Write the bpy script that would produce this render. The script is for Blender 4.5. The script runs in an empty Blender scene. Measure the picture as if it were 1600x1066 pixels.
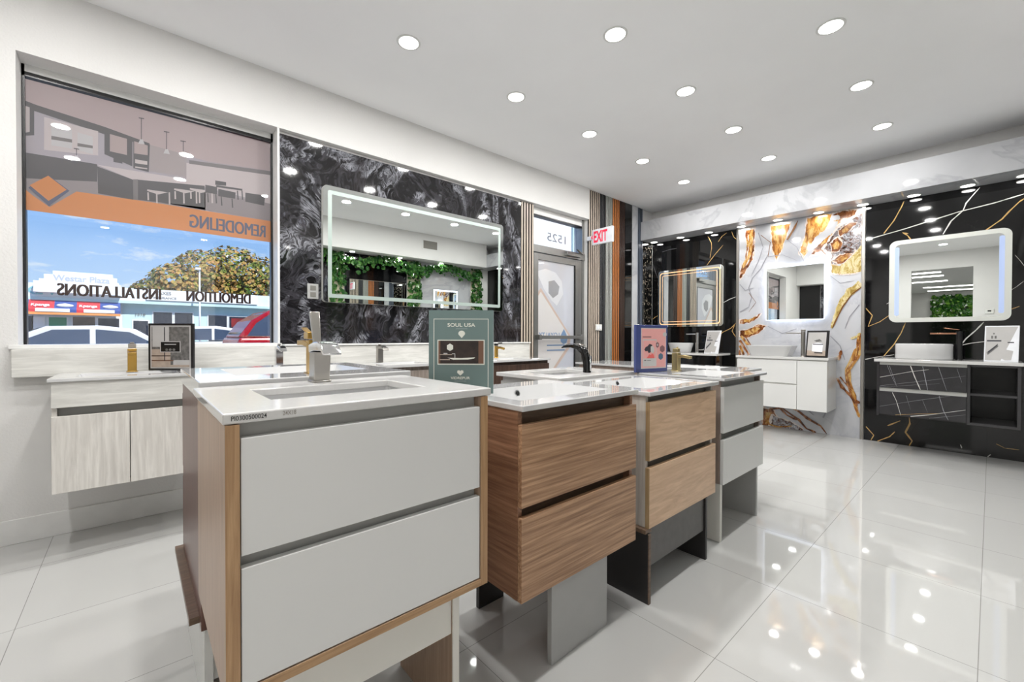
import bpy, bmesh, math, random
from mathutils import Vector, Matrix
random.seed(7)
C = bpy.context.scene
COL = C.collection
PI = math.pi

# ---------------------------------------------------------------- camera
F, YAW, PIT, ROL, HC = 663.19, 0.846276, 0.0101137, 0.0024703, 1.10
def _rot(v):
    x, y, z = v
    c, s = math.cos(PIT), math.sin(PIT); y, z = c*y-s*z, s*y+c*z
    c, s = math.cos(ROL), math.sin(ROL); x, y = c*x-s*y, s*x+c*y
    return Vector((x, y, z))
_M = Matrix((_rot((math.sin(YAW), 0, math.cos(YAW))), _rot((-math.cos(YAW), 0, math.sin(YAW))), _rot((0, -1, 0))))
cam_d = bpy.data.cameras.new('camera'); cam = bpy.data.objects.new('camera', cam_d); COL.objects.link(cam)
cam_d.sensor_width = 36; cam_d.lens = F/1600*36; cam_d.clip_start = .02; cam_d.clip_end = 500
_r, _u, _b = _M @ Vector((1, 0, 0)), _M @ Vector((0, -1, 0)), _M @ Vector((0, 0, -1))
cam.matrix_world = Matrix(((_r.x, _u.x, _b.x, 0), (_r.y, _u.y, _b.y, 0), (_r.z, _u.z, _b.z, HC), (0, 0, 0, 1)))
C.camera = cam
C.view_settings.view_transform = 'Standard'; C.view_settings.look = 'None'
C.view_settings.exposure = 0.0; C.view_settings.gamma = 1.0; C.view_settings.use_curve_mapping = False

# measured points of the photograph put back onto the real planes they lie on
def ray(px, py): return _M @ Vector((px-800, py-533, F))
def on_x(px, py, X): r = ray(px, py); t = X/r.x; return Vector((X, r.y*t, HC+r.z*t))
def on_y(px, py, Y): r = ray(px, py); t = Y/r.y; return Vector((r.x*t, Y, HC+r.z*t))

# ---------------------------------------------------------------- node helpers
def lin(c):
    return tuple([(v/255/12.92 if v/255 <= .04045 else ((v/255+.055)/1.055)**2.4) for v in c]) + (1,)
class NT:
    def __init__(s, tree): s.t = tree; s.n = tree.nodes; s.l = tree.links
    def new(s, typ, **kw):
        n = s.n.new(typ)
        for k, v in kw.items():
            if k == 'inp':
                for a, b in v.items():
                    if isinstance(b, bpy.types.NodeSocket): s.l.new(b, n.inputs[a])
                    else: n.inputs[a].default_value = b
            else: setattr(n, k, v)
        return n
    def coords(s, scale=(1, 1, 1), rot=(0, 0, 0), loc=(0, 0, 0)):
        g = s.new('ShaderNodeNewGeometry')
        m = s.new('ShaderNodeMapping', inp={0: g.outputs['Position'], 'Scale': scale, 'Rotation': rot, 'Location': loc})
        return m.outputs[0]
    def noise(s, v, scale, detail=4, dist=0, rough=.5):
        return s.new('ShaderNodeTexNoise', inp={'Vector': v, 'Scale': scale, 'Detail': detail, 'Distortion': dist, 'Roughness': rough}).outputs['Fac']
    def ramp(s, fac, stops):
        r = s.new('ShaderNodeValToRGB'); s.l.new(fac, r.inputs[0]); e = r.color_ramp.elements
        while len(e) < len(stops): e.new(.5)
        for i, (p, c) in enumerate(stops):
            e[i].position = p; e[i].color = c if len(c) == 4 else lin(c)
        return r.outputs[0]
    def mix(s, fac, a, b, blend='MIX'):
        m = s.new('ShaderNodeMix', data_type='RGBA', blend_type=blend)
        for i, v in ((0, fac), (6, a), (7, b)):
            if isinstance(v, bpy.types.NodeSocket): s.l.new(v, m.inputs[i])
            else: m.inputs[i].default_value = v
        return m.outputs[2]
    def bump(s, h, strength=.2, dist=.01):
        return s.new('ShaderNodeBump', inp={'Height': h, 'Strength': strength, 'Distance': dist}).outputs[0]
def newmat(name):
    m = bpy.data.materials.new(name); m.use_nodes = True; nt = NT(m.node_tree)
    b = m.node_tree.nodes['Principled BSDF']; return m, nt, b
def setb(nt, b, **kw):
    names = dict(col='Base Color', rough='Roughness', metal='Metallic', spec='Specular IOR Level', coat='Coat Weight', coatr='Coat Roughness', normal='Normal', trans='Transmission Weight', ior='IOR', ecol='Emission Color', estr='Emission Strength', alpha='Alpha')
    for k, v in kw.items():
        i = b.inputs[names[k]]
        if isinstance(v, bpy.types.NodeSocket): nt.l.new(v, i)
        else: i.default_value = v
def plain(name, c, rough=.5, metal=0, spec=.5, coat=0, var=.03, scale=12, bump=0):
    m, nt, b = newmat(name)
    n = nt.noise(nt.coords(), scale, 3)
    lc = lin(c); d = tuple(max(0, v*(1-var*2.2)) for v in lc[:3])+(1,)
    setb(nt, b, col=nt.ramp(n, [(.3, d), (.7, lc)]), rough=rough, metal=metal, spec=spec, coat=coat, coatr=.05)
    if bump: setb(nt, b, normal=nt.bump(nt.noise(nt.coords(), 90, 2), bump, .004))
    return m
def wood(name, c1, c2, axis, rough=.35, fine=60, stretch=16, c3=None, dist=.6):
    # grain runs along `axis`
    m, nt, b = newmat(name)
    sc = [fine, fine, fine]; sc[axis] = fine/stretch
    v = nt.coords(scale=tuple(sc))
    n1 = nt.noise(v, 1.0, 5, dist, .6)
    sc2 = [fine*.18]*3; sc2[axis] = fine*.18/6
    n2 = nt.noise(nt.coords(scale=tuple(sc2)), 1.0, 3, 1.2)
    col = nt.ramp(n1, [(.33, c1), (.5, tuple((a+b2)/2 for a, b2 in zip(c1, c2))), (.68, c2)])
    col = nt.mix(nt.ramp(n2, [(.4, (0, 0, 0)), (.65, (140, 140, 140))]), col, lin(c3 or c1))
    setb(nt, b, col=col, rough=rough, spec=.4, normal=nt.bump(n1, .12, .002))
    return m
def emis(name, c, s):
    m, nt, b = newmat(name); setb(nt, b, col=lin(c), ecol=lin(c), estr=s, rough=.6); return m
def metal(name, c, rough=.2):
    return plain(name, c, rough, 1, .5, var=.02, scale=40)

# ---------------------------------------------------------------- materials
M = {}
M['wall'] = plain('white_wall_paint', (222, 221, 219), .6, var=.015, scale=3, bump=.35)
M['ceil'] = plain('ceiling_paint', (244, 244, 245), .7, var=.01, scale=2)
M['trim'] = plain('white_trim', (226, 226, 224), .35)
M['white_lac'] = plain('white_lacquer', (214, 214, 212), .3, var=.01, scale=3)
M['white_gloss'] = plain('gloss_white', (226, 226, 222), .12, var=.01)
M['quartz'] = plain('white_quartz', (204, 203, 201), .1, var=.02, scale=120)
M['ceramic'] = plain('glazed_ceramic', (196, 196, 196), .04, coat=.6, var=.005)
M['grey_chan'] = plain('grey_channel', (172, 172, 168), .4, var=.03)
M['dk_chan'] = plain('taupe_channel', (140, 134, 126), .45, var=.03)
M['lt_chan'] = plain('aluminium_channel', (190, 190, 186), .3, metal=.2)
M['white_panel'] = plain('white_melamine', (224, 222, 214), .3, var=.01)
M['grey_panel'] = plain('grey_melamine', (172, 172, 170), .35, var=.02)
M['dark_panel'] = plain('charcoal_melamine', (38, 36, 36), .4)
M['char_panel'] = plain('dark_grey_board', (96, 94, 92), .4, var=.08, scale=30)
M['oak_v'] = wood('light_oak_upright', (160, 134, 112), (184, 158, 136), 2, fine=90, stretch=22)
M['oak_edge'] = wood('oak_edge', (150, 116, 82), (182, 148, 110), 2, fine=120, stretch=20)
M['oak_edge_x'] = wood('oak_edge_level', (150, 116, 82), (182, 148, 110), 0, fine=120, stretch=20)
M['walnut'] = wood('walnut_level_grain', (130, 96, 70), (196, 158, 124), 0, fine=110, stretch=34, c3=(148, 114, 86), dist=.05)
M['walnut_side'] = wood('walnut_side_grain', (114, 80, 60), (158, 120, 94), 1, fine=110, stretch=26, c3=(116, 84, 62), dist=.05)
M['walnut_rec'] = wood('walnut_recess', (92, 74, 60), (122, 100, 82), 0, fine=75, stretch=11)
M['nat_oak'] = wood('natural_oak_level', (196, 162, 130), (222, 190, 158), 0, fine=46, stretch=9, c3=(206, 170, 136), dist=.9)
M['oak_side'] = wood('olive_oak_edge', (140, 116, 84), (168, 142, 106), 2, fine=90)
M['pale_side'] = wood('pale_grey_side', (176, 170, 162), (202, 198, 190), 2, fine=70)
M['taupe_side'] = wood('taupe_side', (138, 122, 112), (164, 148, 138), 2, fine=80)
M['dkbrown'] = wood('dark_reddish_brown', (92, 60, 50), (118, 84, 72), 2, rough=.3, fine=90)
M['pale_wood_v'] = wood('whitewashed_wood', (190, 186, 180), (222, 219, 213), 2, fine=50, stretch=14, c3=(206, 202, 196), dist=.5)
M['pale_wood_x'] = wood('whitewashed_wood_level', (196, 195, 190), (222, 221, 216), 0, fine=45, stretch=9, c3=(208, 206, 201))
M['grey_wood'] = wood('grey_washed_wood', (120, 110, 102), (160, 150, 142), 2, fine=70)
M['dk_walnut'] = wood('dark_walnut', (54, 40, 34), (86, 66, 56), 2, fine=70)
M['black'] = plain('black_satin', (18, 18, 19), .3)
M['black_gloss'] = plain('black_gloss', (10, 10, 11), .06)
M['black_frame'] = plain('black_frame', (30, 29, 30), .3)
M['chrome'] = metal('chrome', (215, 215, 215), .08)
M['steel'] = metal('brushed_steel', (176, 172, 166), .28)
M['alu'] = metal('aluminium_frame', (150, 150, 148), .35)
M['gold'] = metal('brushed_gold', (196, 158, 84), .28)
M['champ'] = metal('champagne_gold', (188, 170, 122), .32)
M['rose'] = metal('rose_gold', (214, 160, 130), .2)
M['mirror'] = metal('mirror_silver', (232, 236, 233), .0)
M['mirror2'] = plain('mirror_face', (236, 240, 238), 0, metal=1, var=0)
M['frost'] = plain('frosted_mirror_band', (176, 190, 184), .35, metal=.3, var=0)
M['frost_w'] = plain('white_frosted_border', (214, 216, 210), .3, metal=.1, var=0)
M['led_disc'] = emis('downlight_lens', (255, 252, 246), 9)
M['led_strip'] = emis('led_tube', (255, 252, 246), 5)
M['led_warm'] = emis('warm_led_band', (255, 206, 156), .5)
M['led_white'] = emis('white_led_band', (232, 240, 255), 1.8)
M['led_blue'] = emis('cool_led_band', (170, 186, 222), .3)
M['led_halo'] = emis('halo_led', (230, 238, 255), 10)
M['hole'] = plain('dark_hole', (12, 12, 12), .4)
M['red'] = emis('exit_red', (222, 44, 74), .35)
M['sign_white'] = plain('sign_white', (232, 234, 238), .35)
M['plate'] = plain('outlet_plate', (226, 226, 222), .3)
M['vent'] = plain('vent_grey', (120, 118, 112), .5)

def floor_mat():
    m, nt, b = newmat('polished_porcelain_tile')
    g = nt.new('ShaderNodeNewGeometry')
    mp = nt.new('ShaderNodeMapping', inp={0: g.outputs['Position'], 'Location': (-.87, -.02, 0)})
    br = nt.new('ShaderNodeTexBrick', offset=0, inp={'Vector': mp.outputs[0], 'Scale': 1, 'Mortar Size': .0013, 'Brick Width': .608, 'Row Height': .598, 'Mortar Smooth': .1, 'Color1': lin((189, 189, 187)), 'Color2': lin((186, 186, 184)), 'Mortar': lin((138, 137, 134))})
    n = nt.noise(nt.coords(scale=(.5, 1.6, 1)), 1.6, 4, .5)
    col = nt.mix(nt.ramp(n, [(.4, (0, 0, 0)), (.7, (60, 60, 60))]), br.outputs['Color'], lin((176, 176, 174)))
    setb(nt, b, col=col, rough=.035, spec=.62)
    setb(nt, b, normal=nt.bump(nt.noise(nt.coords(), 1.3, 1), .03, .01))
    return m
M['floor'] = floor_mat()
def swirl_marble():
    m, nt, b = newmat('black_swirl_granite')
    v = nt.coords(scale=(1, 1, .75), rot=(0, .55, 0))
    n0 = nt.new('ShaderNodeTexNoise', inp={'Vector': v, 'Scale': 1.3, 'Detail': 4, 'Distortion': .6})
    vv = nt.mix(.72, v, n0.outputs['Color'])
    st = nt.new('ShaderNodeMapping', inp={0: vv, 'Scale': (9, 9, 1.6)}).outputs[0]
    fine = nt.noise(st, 3.2, 9, 1.4, .68)
    big = nt.noise(v, 1.9, 4, 1.8)
    base = nt.ramp(fine, [(.3, (14, 14, 16)), (.5, (34, 33, 35)), (.62, (62, 61, 66)), (.74, (116, 118, 130))])
    brown = nt.noise(nt.coords(loc=(3, 1, 2)), 1.7, 3, .8)
    base = nt.mix(nt.ramp(brown, [(.56, (0, 0, 0)), (.72, (110, 110, 110))]), base, lin((74, 56, 46)))
    vein = nt.ramp(fine, [(.44, (0, 0, 0)), (.5, (255, 255, 255)), (.56, (0, 0, 0))])
    where = nt.ramp(big, [(.5, (0, 0, 0)), (.58, (200, 200, 200)), (.66, (0, 0, 0))])
    f = nt.mix(1.0, vein, where, 'MULTIPLY')
    setb(nt, b, col=nt.mix(f, base, lin((196, 198, 208))), rough=.05, spec=.55)
    return m
M['swirl'] = swirl_marble()
def black_marble(name, c=(6, 6, 7), veins=True, rough=.04):
    m, nt, b = newmat(name)
    n = nt.noise(nt.coords(), 2.2, 8, 1.2, .6)
    lcol = nt.ramp(n, [(.3, c), (.7, tuple(v+10 for v in c))])
    if veins:
        f = nt.noise(nt.coords(loc=(1, 5, 2)), 3.1, 9, 2.2, .62)
        k = nt.ramp(f, [(.497, (0, 0, 0)), (.5, (160, 160, 160)), (.503, (0, 0, 0))])
        w = nt.ramp(nt.noise(nt.coords(loc=(4, 2, 9)), 1.4, 2), [(.55, (0, 0, 0)), (.7, (170, 170, 170))])
        lcol = nt.mix(nt.mix(1.0, k, w, 'MULTIPLY'), lcol, lin((170, 165, 155)))
    setb(nt, b, col=lcol, rough=rough, spec=.5)
    return m
M['blackmarble'] = black_marble('black_polished_marble')
M['saharanoir'] = black_marble('charcoal_veined_laminate', (48, 47, 49), True, .12)
def mosaic_mat():
    m, nt, b = newmat('black_speckled_stone')
    n = nt.noise(nt.coords(scale=(6, 6, 3)), 7, 5, .6)
    setb(nt, b, col=nt.ramp(n, [(.5, (10, 10, 10)), (.6, (20, 20, 18)), (.64, (190, 178, 160)), (.7, (60, 50, 40))]), rough=.1)
    return m
M['speckle'] = mosaic_mat()
def white_marble(name, base=(186, 187, 190), vein=(150, 152, 158), thr=.012, rough=.05, sc=1.1):
    m, nt, b = newmat(name)
    v = nt.coords(rot=(.5, .3, .7))
    f = nt.noise(v, sc, 8, 1.4, .55)
    if name == 'white_blue_marble':
        f = nt.noise(v, sc, 9, 2.2, .62)
    k = nt.ramp(f, [(.5-thr*2, (0, 0, 0)), (.5, (150, 150, 150)), (.5+thr, (0, 0, 0))])
    cloud = nt.ramp(nt.noise(v, 1.5, 3, .8), [(.35, base), (.7, tuple(max(0, c-(40 if name == 'white_blue_marble' else 16)) for c in base))])
    setb(nt, b, col=nt.mix(k, cloud, lin(vein)), rough=rough, spec=.5)
    return m
M['whitemarble'] = white_marble('white_polished_marble', vein=(120, 122, 128), thr=.02, sc=.8)
M['agatebase'] = white_marble('white_blue_marble', (204, 205, 209), (160, 162, 174), .03, .05, 1.4)
def agate(name, stops, sc=6, stretch=(1, 1, .5)):
    m, nt, b = newmat(name)
    n = nt.noise(nt.coords(scale=stretch), sc, 8, 1.8, .65)
    setb(nt, b, col=nt.ramp(n, stops), rough=.08, spec=.5)
    return m
M['agate_gold'] = agate('amber_agate', [(.34, (84, 52, 28)), (.43, (150, 94, 44)), (.5, (186, 134, 66)), (.58, (212, 180, 118)), (.66, (140, 84, 40))], 9)
M['agate_brown'] = agate('rust_agate', [(.36, (62, 36, 22)), (.46, (116, 66, 36)), (.56, (156, 100, 58)), (.66, (206, 182, 158))], 10)
M['agate_geode'] = agate('crystal_geode', [(.38, (34, 22, 18)), (.45, (104, 66, 44)), (.5, (150, 146, 150)), (.54, (60, 50, 48)), (.58, (206, 206, 212)), (.66, (96, 58, 36))], 13, (1, 1, 1))
M['agate_yel'] = agate('pale_gold_agate', [(.38, (150, 122, 60)), (.48, (196, 174, 110)), (.57, (222, 210, 170)), (.66, (176, 146, 80))], 12)
M['agate_soft'] = agate('soft_tan_fringe', [(.35, (206, 186, 166)), (.5, (222, 214, 210)), (.65, (196, 164, 130))], 9)
M['vein_gold'] = plain('gold_vein', (206, 166, 104), .12, var=.12, scale=30)
M['vein_white'] = plain('white_vein', (210, 208, 204), .1, var=.1, scale=30)
M['vein_grey'] = plain('grey_vein', (150, 150, 156), .1)
M['vein_brown'] = plain('brown_vein', (132, 88, 48), .1, var=.15, scale=30)
for k, c in dict(s_cream=(196, 182, 166), s_grey=(70, 72, 74), s_lt=(176, 180, 174), s_orange=(196, 122, 66), s_brown=(70, 52, 44), s_slate=(94, 104, 120), s_black=(22, 21, 22), s_taupe=(120, 112, 100)).items():
    M[k] = wood('slat_'+k[2:], tuple(int(v*.88) for v in c), c, 2, fine=90, stretch=20)
M['leaf'] = agate('ivy_leaf_green', [(.35, (20, 52, 20)), (.5, (40, 84, 36)), (.65, (96, 138, 66))], 9)
M['leaf_b'] = agate('green_wall_leaf', [(.35, (16, 50, 14)), (.5, (44, 96, 30)), (.68, (120, 160, 60))], 6)
M['trellis'] = plain('cream_trellis', (206, 200, 170), .6)

def schlick(nt):
    lw = nt.new('ShaderNodeLayerWeight', inp={'Blend': .5}); p = nt.new('ShaderNodeMath', operation='POWER', inp={0: lw.outputs['Facing'], 1: 5.0})
    return nt.new('ShaderNodeMath', operation='MULTIPLY_ADD', inp={0: p.outputs[0], 1: .95, 2: .045}).outputs[0]
def film(name, c, tr=.45):
    m, nt, b = newmat(name)
    out = nt.n['Material Output']; setb(nt, b, col=lin(c), rough=.5)
    t = nt.new('ShaderNodeBsdfTranslucent', inp={'Color': lin(c)})
    mx = nt.new('ShaderNodeMixShader', inp={0: tr}); nt.l.new(b.outputs[0], mx.inputs[1]); nt.l.new(t.outputs[0], mx.inputs[2])
    gl = nt.new('ShaderNodeBsdfGlossy', inp={'Roughness': .01, 'Color': (1, 1, 1, 1)})
    m2 = nt.new('ShaderNodeMixShader', inp={0: schlick(nt)}); nt.l.new(mx.outputs[0], m2.inputs[1]); nt.l.new(gl.outputs[0], m2.inputs[2])
    nt.l.new(m2.outputs[0], out.inputs[0])
    return m
def glass(name, tint=(250, 252, 252)):
    m, nt, b = newmat(name); out = nt.n['Material Output']
    t = nt.new('ShaderNodeBsdfTransparent', inp={'Color': lin(tint)})
    gl = nt.new('ShaderNodeBsdfGlossy', inp={'Roughness': .0, 'Color': (1, 1, 1, 1)})
    m2 = nt.new('ShaderNodeMixShader', inp={0: schlick(nt)}); nt.l.new(t.outputs[0], m2.inputs[1]); nt.l.new(gl.outputs[0], m2.inputs[2])
    nt.l.new(m2.outputs[0], out.inputs[0]); return m
M['glass'] = glass('window_glass')
FB = dict(f_bg=(176, 166, 166), f_ceil=(190, 174, 174), f_dark=(108, 106, 108), f_mid=(138, 133, 134), f_lt=(208, 198, 198), f_wht=(206, 204, 206), f_or=(222, 152, 102), f_blue=(112, 116, 136), f_floor=(162, 154, 155), f_tx=(60, 36, 30), f_dw=(238, 238, 238), f_dg=(216, 214, 212), f_do=(222, 200, 184), f_dgr=(176, 176, 178), f_dbl=(140, 170, 206), f_num=(150, 152, 156))
for k, c in FB.items(): M[k] = film('film_'+k[2:], c)

# ---------------------------------------------------------------- mesh helpers
class MB:
    def __init__(s): s.bm = bmesh.new(); s.mats = []
    def mi(s, m):
        if m not in s.mats: s.mats.append(m)
        return s.mats.index(m)
    def face(s, pts, m, smooth=False):
        vs = [s.bm.verts.new(p) for p in pts]
        try: f = s.bm.faces.new(vs)
        except ValueError: return
        f.material_index = s.mi(m); f.smooth = smooth; return f
    def box(s, x0, x1, y0, y1, z0, z1, m):
        x0, x1 = sorted((x0, x1)); y0, y1 = sorted((y0, y1)); z0, z1 = sorted((z0, z1))
        v = [s.bm.verts.new(p) for p in ((x0, y0, z0), (x1, y0, z0), (x1, y1, z0), (x0, y1, z0), (x0, y0, z1), (x1, y0, z1), (x1, y1, z1), (x0, y1, z1))]
        for q in ((0, 3, 2, 1), (4, 5, 6, 7), (0, 1, 5, 4), (1, 2, 6, 5), (2, 3, 7, 6), (3, 0, 4, 7)):
            s.bm.faces.new([v[i] for i in q]).material_index = s.mi(m)
        return s
    def prism(s, base, d, m, smooth=False):
        """closed outline (3D points) extruded by vector d"""
        d = Vector(d); a = [s.bm.verts.new(p) for p in base]; b = [s.bm.verts.new(Vector(p)+d) for p in base]
        i = s.mi(m); n = len(a)
        for f in (a[::-1], b):
            s.bm.faces.new(f).material_index = i
        for k in range(n):
            f = s.bm.faces.new((a[k], a[(k+1) % n], b[(k+1) % n], b[k])); f.material_index = i; f.smooth = smooth
        return s
    def loft(s, rings, m, cap=True, smooth=True):
        R = [[s.bm.verts.new(p) for p in r] for r in rings]; i = s.mi(m); n = len(R[0])
        for a, b in zip(R, R[1:]):
            for k in range(n):
                f = s.bm.faces.new((a[k], a[(k+1) % n], b[(k+1) % n], b[k])); f.material_index = i; f.smooth = smooth
        if cap:
            for r in (R[0][::-1], R[-1]):
                s.bm.faces.new(r).material_index = i
        return s
    def tube(s, pts, r, m, n=12, rx=None):
        pts = [Vector(p) for p in pts]; rings = []
        for k, p in enumerate(pts):
            t = (pts[min(k+1, len(pts)-1)]-pts[max(k-1, 0)]).normalized()
            u = t.cross(Vector((0, 0, 1)));  u = t.cross(Vector((0, 1, 0))) if u.length < .1 else u
            u.normalize(); w = u.cross(t); rr = r[k] if isinstance(r, (list, tuple)) else r
            rings.append([p+u*math.cos(2*PI*j/n)*rr+w*math.sin(2*PI*j/n)*rr for j in range(n)])
        return s.loft(rings, m)
    def bar(s, pts, w, h, m):
        """rectangular section swept in a vertical plane; w across, h along section height"""
        pts = [Vector(p) for p in pts]; rings = []
        for k, p in enumerate(pts):
            t = (pts[min(k+1, len(pts)-1)]-pts[max(k-1, 0)]).normalized()
            u = t.cross(Vector((0, 0, 1)));  u = Vector((1, 0, 0)) if u.length < .05 else u
            u.normalize(); n = u.cross(t)
            hh = h[k] if isinstance(h, (list, tuple)) else h; ww = w[k] if isinstance(w, (list, tuple)) else w
            rings.append([p+u*a*ww/2+n*b*hh/2 for a, b in ((-1, -1), (1, -1), (1, 1), (-1, 1))])
        return s.loft(rings, m, smooth=False)
    def lathe(s, c, prof, m, n=28, sx=1, sy=1, cap=True):
        c = Vector(c)
        return s.loft([[c+Vector((math.cos(2*PI*j/n)*r*sx, math.sin(2*PI*j/n)*r*sy, z)) for j in range(n)] for r, z in prof], m, cap)
    def disc(s, c, r, nrm, m, n=20):
        c = Vector(c); nrm = Vector(nrm).normalized(); u = nrm.orthogonal().normalized(); w = nrm.cross(u)
        s.face([c+u*math.cos(2*PI*j/n)*r+w*math.sin(2*PI*j/n)*r for j in range(n)], m); return s
    def ribbon(s, pts, ws, nrm, m):
        """flat vein lying on a plane with normal nrm"""
        pts = [Vector(p) for p in pts]; nrm = Vector(nrm)
        # subdivide with a little waver
        P = []; W = []
        for k in range(len(pts)-1):
            wa = ws[k] if isinstance(ws, (list, tuple)) else ws; wb = ws[k+1] if isinstance(ws, (list, tuple)) else ws
            for j in range(3):
                t = j/3; P.append(pts[k].lerp(pts[k+1], t)); W.append((wa+(wb-wa)*t)*random.uniform(.7, 1.3))
        P.append(pts[-1]); W.append(W[-1]*.5)
        L = []; R = []
        for k, p in enumerate(P):
            t = (P[min(k+1, len(P)-1)]-P[max(k-1, 0)]).normalized(); u = nrm.cross(t).normalized()
            L.append(s.bm.verts.new(p+u*W[k]/2)); R.append(s.bm.verts.new(p-u*W[k]/2))
        for k in range(len(P)-1):
            s.bm.faces.new((L[k], R[k], R[k+1], L[k+1])).material_index = s.mi(m)
        return s
    def text(s, txt, O, U, V, m, bold=0.0, thick=0):
        cu = bpy.data.curves.new('t', 'FONT'); cu.body = txt; cu.offset = bold; cu.resolution_u = 4
        ob = bpy.data.objects.new('t', cu); COL.objects.link(ob)
        dg = bpy.context.evaluated_depsgraph_get(); me = bpy.data.meshes.new_from_object(ob.evaluated_get(dg))
        bpy.data.objects.remove(ob); bpy.data.curves.remove(cu)
        xs = [v.co.x for v in me.vertices]; ys = [v.co.y for v in me.vertices]
        if not xs: return s
        x0, x1, y0, y1 = min(xs), max(xs), min(ys), max(ys); O, U, V = Vector(O), Vector(U), Vector(V)
        vs = [s.bm.verts.new(O+U*((v.co.x-x0)/(x1-x0))+V*((v.co.y-y0)/(y1-y0))) for v in me.vertices]
        for p in me.polygons:
            try: s.bm.faces.new([vs[i] for i in p.vertices]).material_index = s.mi(m)
            except ValueError: pass
        bpy.data.meshes.remove(me); return s
    def obj(s, name, parent=None, origin=None, bevel=0, smooth=False, rot=None):
        o0 = Vector(origin) if origin is not None else (Vector(parent['_o']) if parent is not None and '_o' in parent else Vector((0, 0, 0)))
        for v in s.bm.verts: v.co -= o0
        me = bpy.data.meshes.new(name); s.bm.to_mesh(me); s.bm.free()
        for m in s.mats: me.materials.append(M[m] if isinstance(m, str) else m)
        ob = bpy.data.objects.new(name, me); COL.objects.link(ob)
        if smooth: me.set_sharp_from_angle(angle=math.radians(40))
        if parent is not None: ob.parent = parent; ob['_o'] = tuple(o0)
        else: ob.location = o0; ob['_o'] = tuple(o0)
        if bevel:
            b = ob.modifiers.new('bevel', 'BEVEL'); b.width = bevel; b.segments = 2; b.limit_method = 'ANGLE'
        return ob
def tag(o, label, cat, group=None, kind=None):
    o['label'] = label; o['category'] = cat
    if group: o['group'] = group
    if kind: o['kind'] = kind
    return o
def thing(name, label, cat, loc=(0, 0, 0), group=None, kind=None):
    o = bpy.data.objects.new(name, None); COL.objects.link(o); o.location = loc; o['_o'] = tuple(loc); o.empty_display_size = .05
    return tag(o, label, cat, group, kind)
def bx(name, parent, x0, x1, y0, y1, z0, z1, m, bevel=.0015):
    return MB().box(x0, x1, y0, y1, z0, z1, m).obj(name, parent, bevel=bevel)
def copy_thing(r, off, label=None):
    c = r.copy(); COL.objects.link(c); c.location = Vector(r.location)+Vector(off)
    if label: c['label'] = label
    for ch in r.children:
        d = ch.copy(); COL.objects.link(d); d.parent = c
        for g in ch.children:
            e = g.copy(); COL.objects.link(e); e.parent = d
    return c

# ---------------------------------------------------------------- world and sun
w = bpy.data.worlds.new('sky'); C.world = w; w.use_nodes = True; nt = NT(w.node_tree)
bg = nt.n['Background']
tc = nt.new('ShaderNodeTexCoord'); sep = nt.new('ShaderNodeSeparateXYZ', inp={0: tc.outputs['Generated']})
sky = nt.ramp(sep.outputs['Z'], [(0, (222, 238, 252)), (.08, (186, 216, 252)), (.24, (128, 182, 250)), (.6, (84, 146, 240))])
mp = nt.new('ShaderNodeMapping', inp={0: tc.outputs['Generated'], 'Scale': (2.2, 2.2, 8), 'Location': (1.3, .4, .2)})
cl = nt.noise(mp.outputs[0], 3.2, 7, .3, .6)
nt.l.new(nt.mix(nt.ramp(cl, [(.55, (0, 0, 0)), (.68, (235, 235, 235))]), sky, (1, 1, 1, 1)), bg.inputs[0]); bg.inputs[1].default_value = 1.08
sd = bpy.data.lights.new('sun', 'SUN'); sd.energy = 6.0; sd.angle = .01; sd.color = (1, .96, .88)
sun = bpy.data.objects.new('sun', sd); COL.objects.link(sun); sun.rotation_euler = (math.radians(42), 0, math.radians(20)); sun.location = (0, 0, 12)

# ---------------------------------------------------------------- setting
YL, XF, ZC, XB, YR = 3.41, 5.89, 2.99, -1.60, -.70
def struct(o, label):
    o['kind'] = 'structure'; o['label'] = label; o['category'] = 'building'; return o
struct(MB().box(-10.2, 6.2, -2.2, 3.70, -.12, 0, 'floor').obj('floor'), 'polished pale grey porcelain tile floor of the showroom')
struct(MB().box(XB-.15, 6.2, YR-.3, 3.72, ZC, ZC+.15, 'ceil').obj('ceiling'), 'flat white ceiling over the showroom')
b = MB()
b.box(XB, -.468, YL, 3.66, 0, ZC, 'wall'); b.box(-.468, .775, YL, 3.66, 0, 1.03, 'wall')
b.box(-.468, 4.33, YL, 3.66, 2.60, ZC, 'wall'); b.box(.775, 3.38, 3.458, 3.66, 0, 2.60, 'wall'); b.box(4.33, 6.15, 3.445, 3.66, 0, ZC, 'wall')
struct(b.obj('wall_left'), 'white wall with shop window and entrance door')
struct(MB().box(XF, 6.15, YR-.2, 3.66, 0, ZC, 'wall').obj('wall_far'), 'far wall behind the marble displays')
struct(MB().box(XB, 6.15, YR-.2, YR, 0, ZC, 'wall').obj('wall_right'), 'right hand wall of the showroom')
b = MB(); b.box(XB-.15, XB, 1.23, 3.66, 0, ZC, 'wall'); b.box(XB-.15, XB, YR, .27, 0, ZC, 'wall'); b.box(XB-.15, XB, .27, 1.23, 2.62, ZC, 'wall')
struct(b.obj('wall_back'), 'white wall with opening to the next room')
struct(bx('baseboard_left', None, XB, 3.2, YL-.012, YL, 0, .13, 'trim', .003), 'tall pale tile skirting along the window wall')
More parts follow.
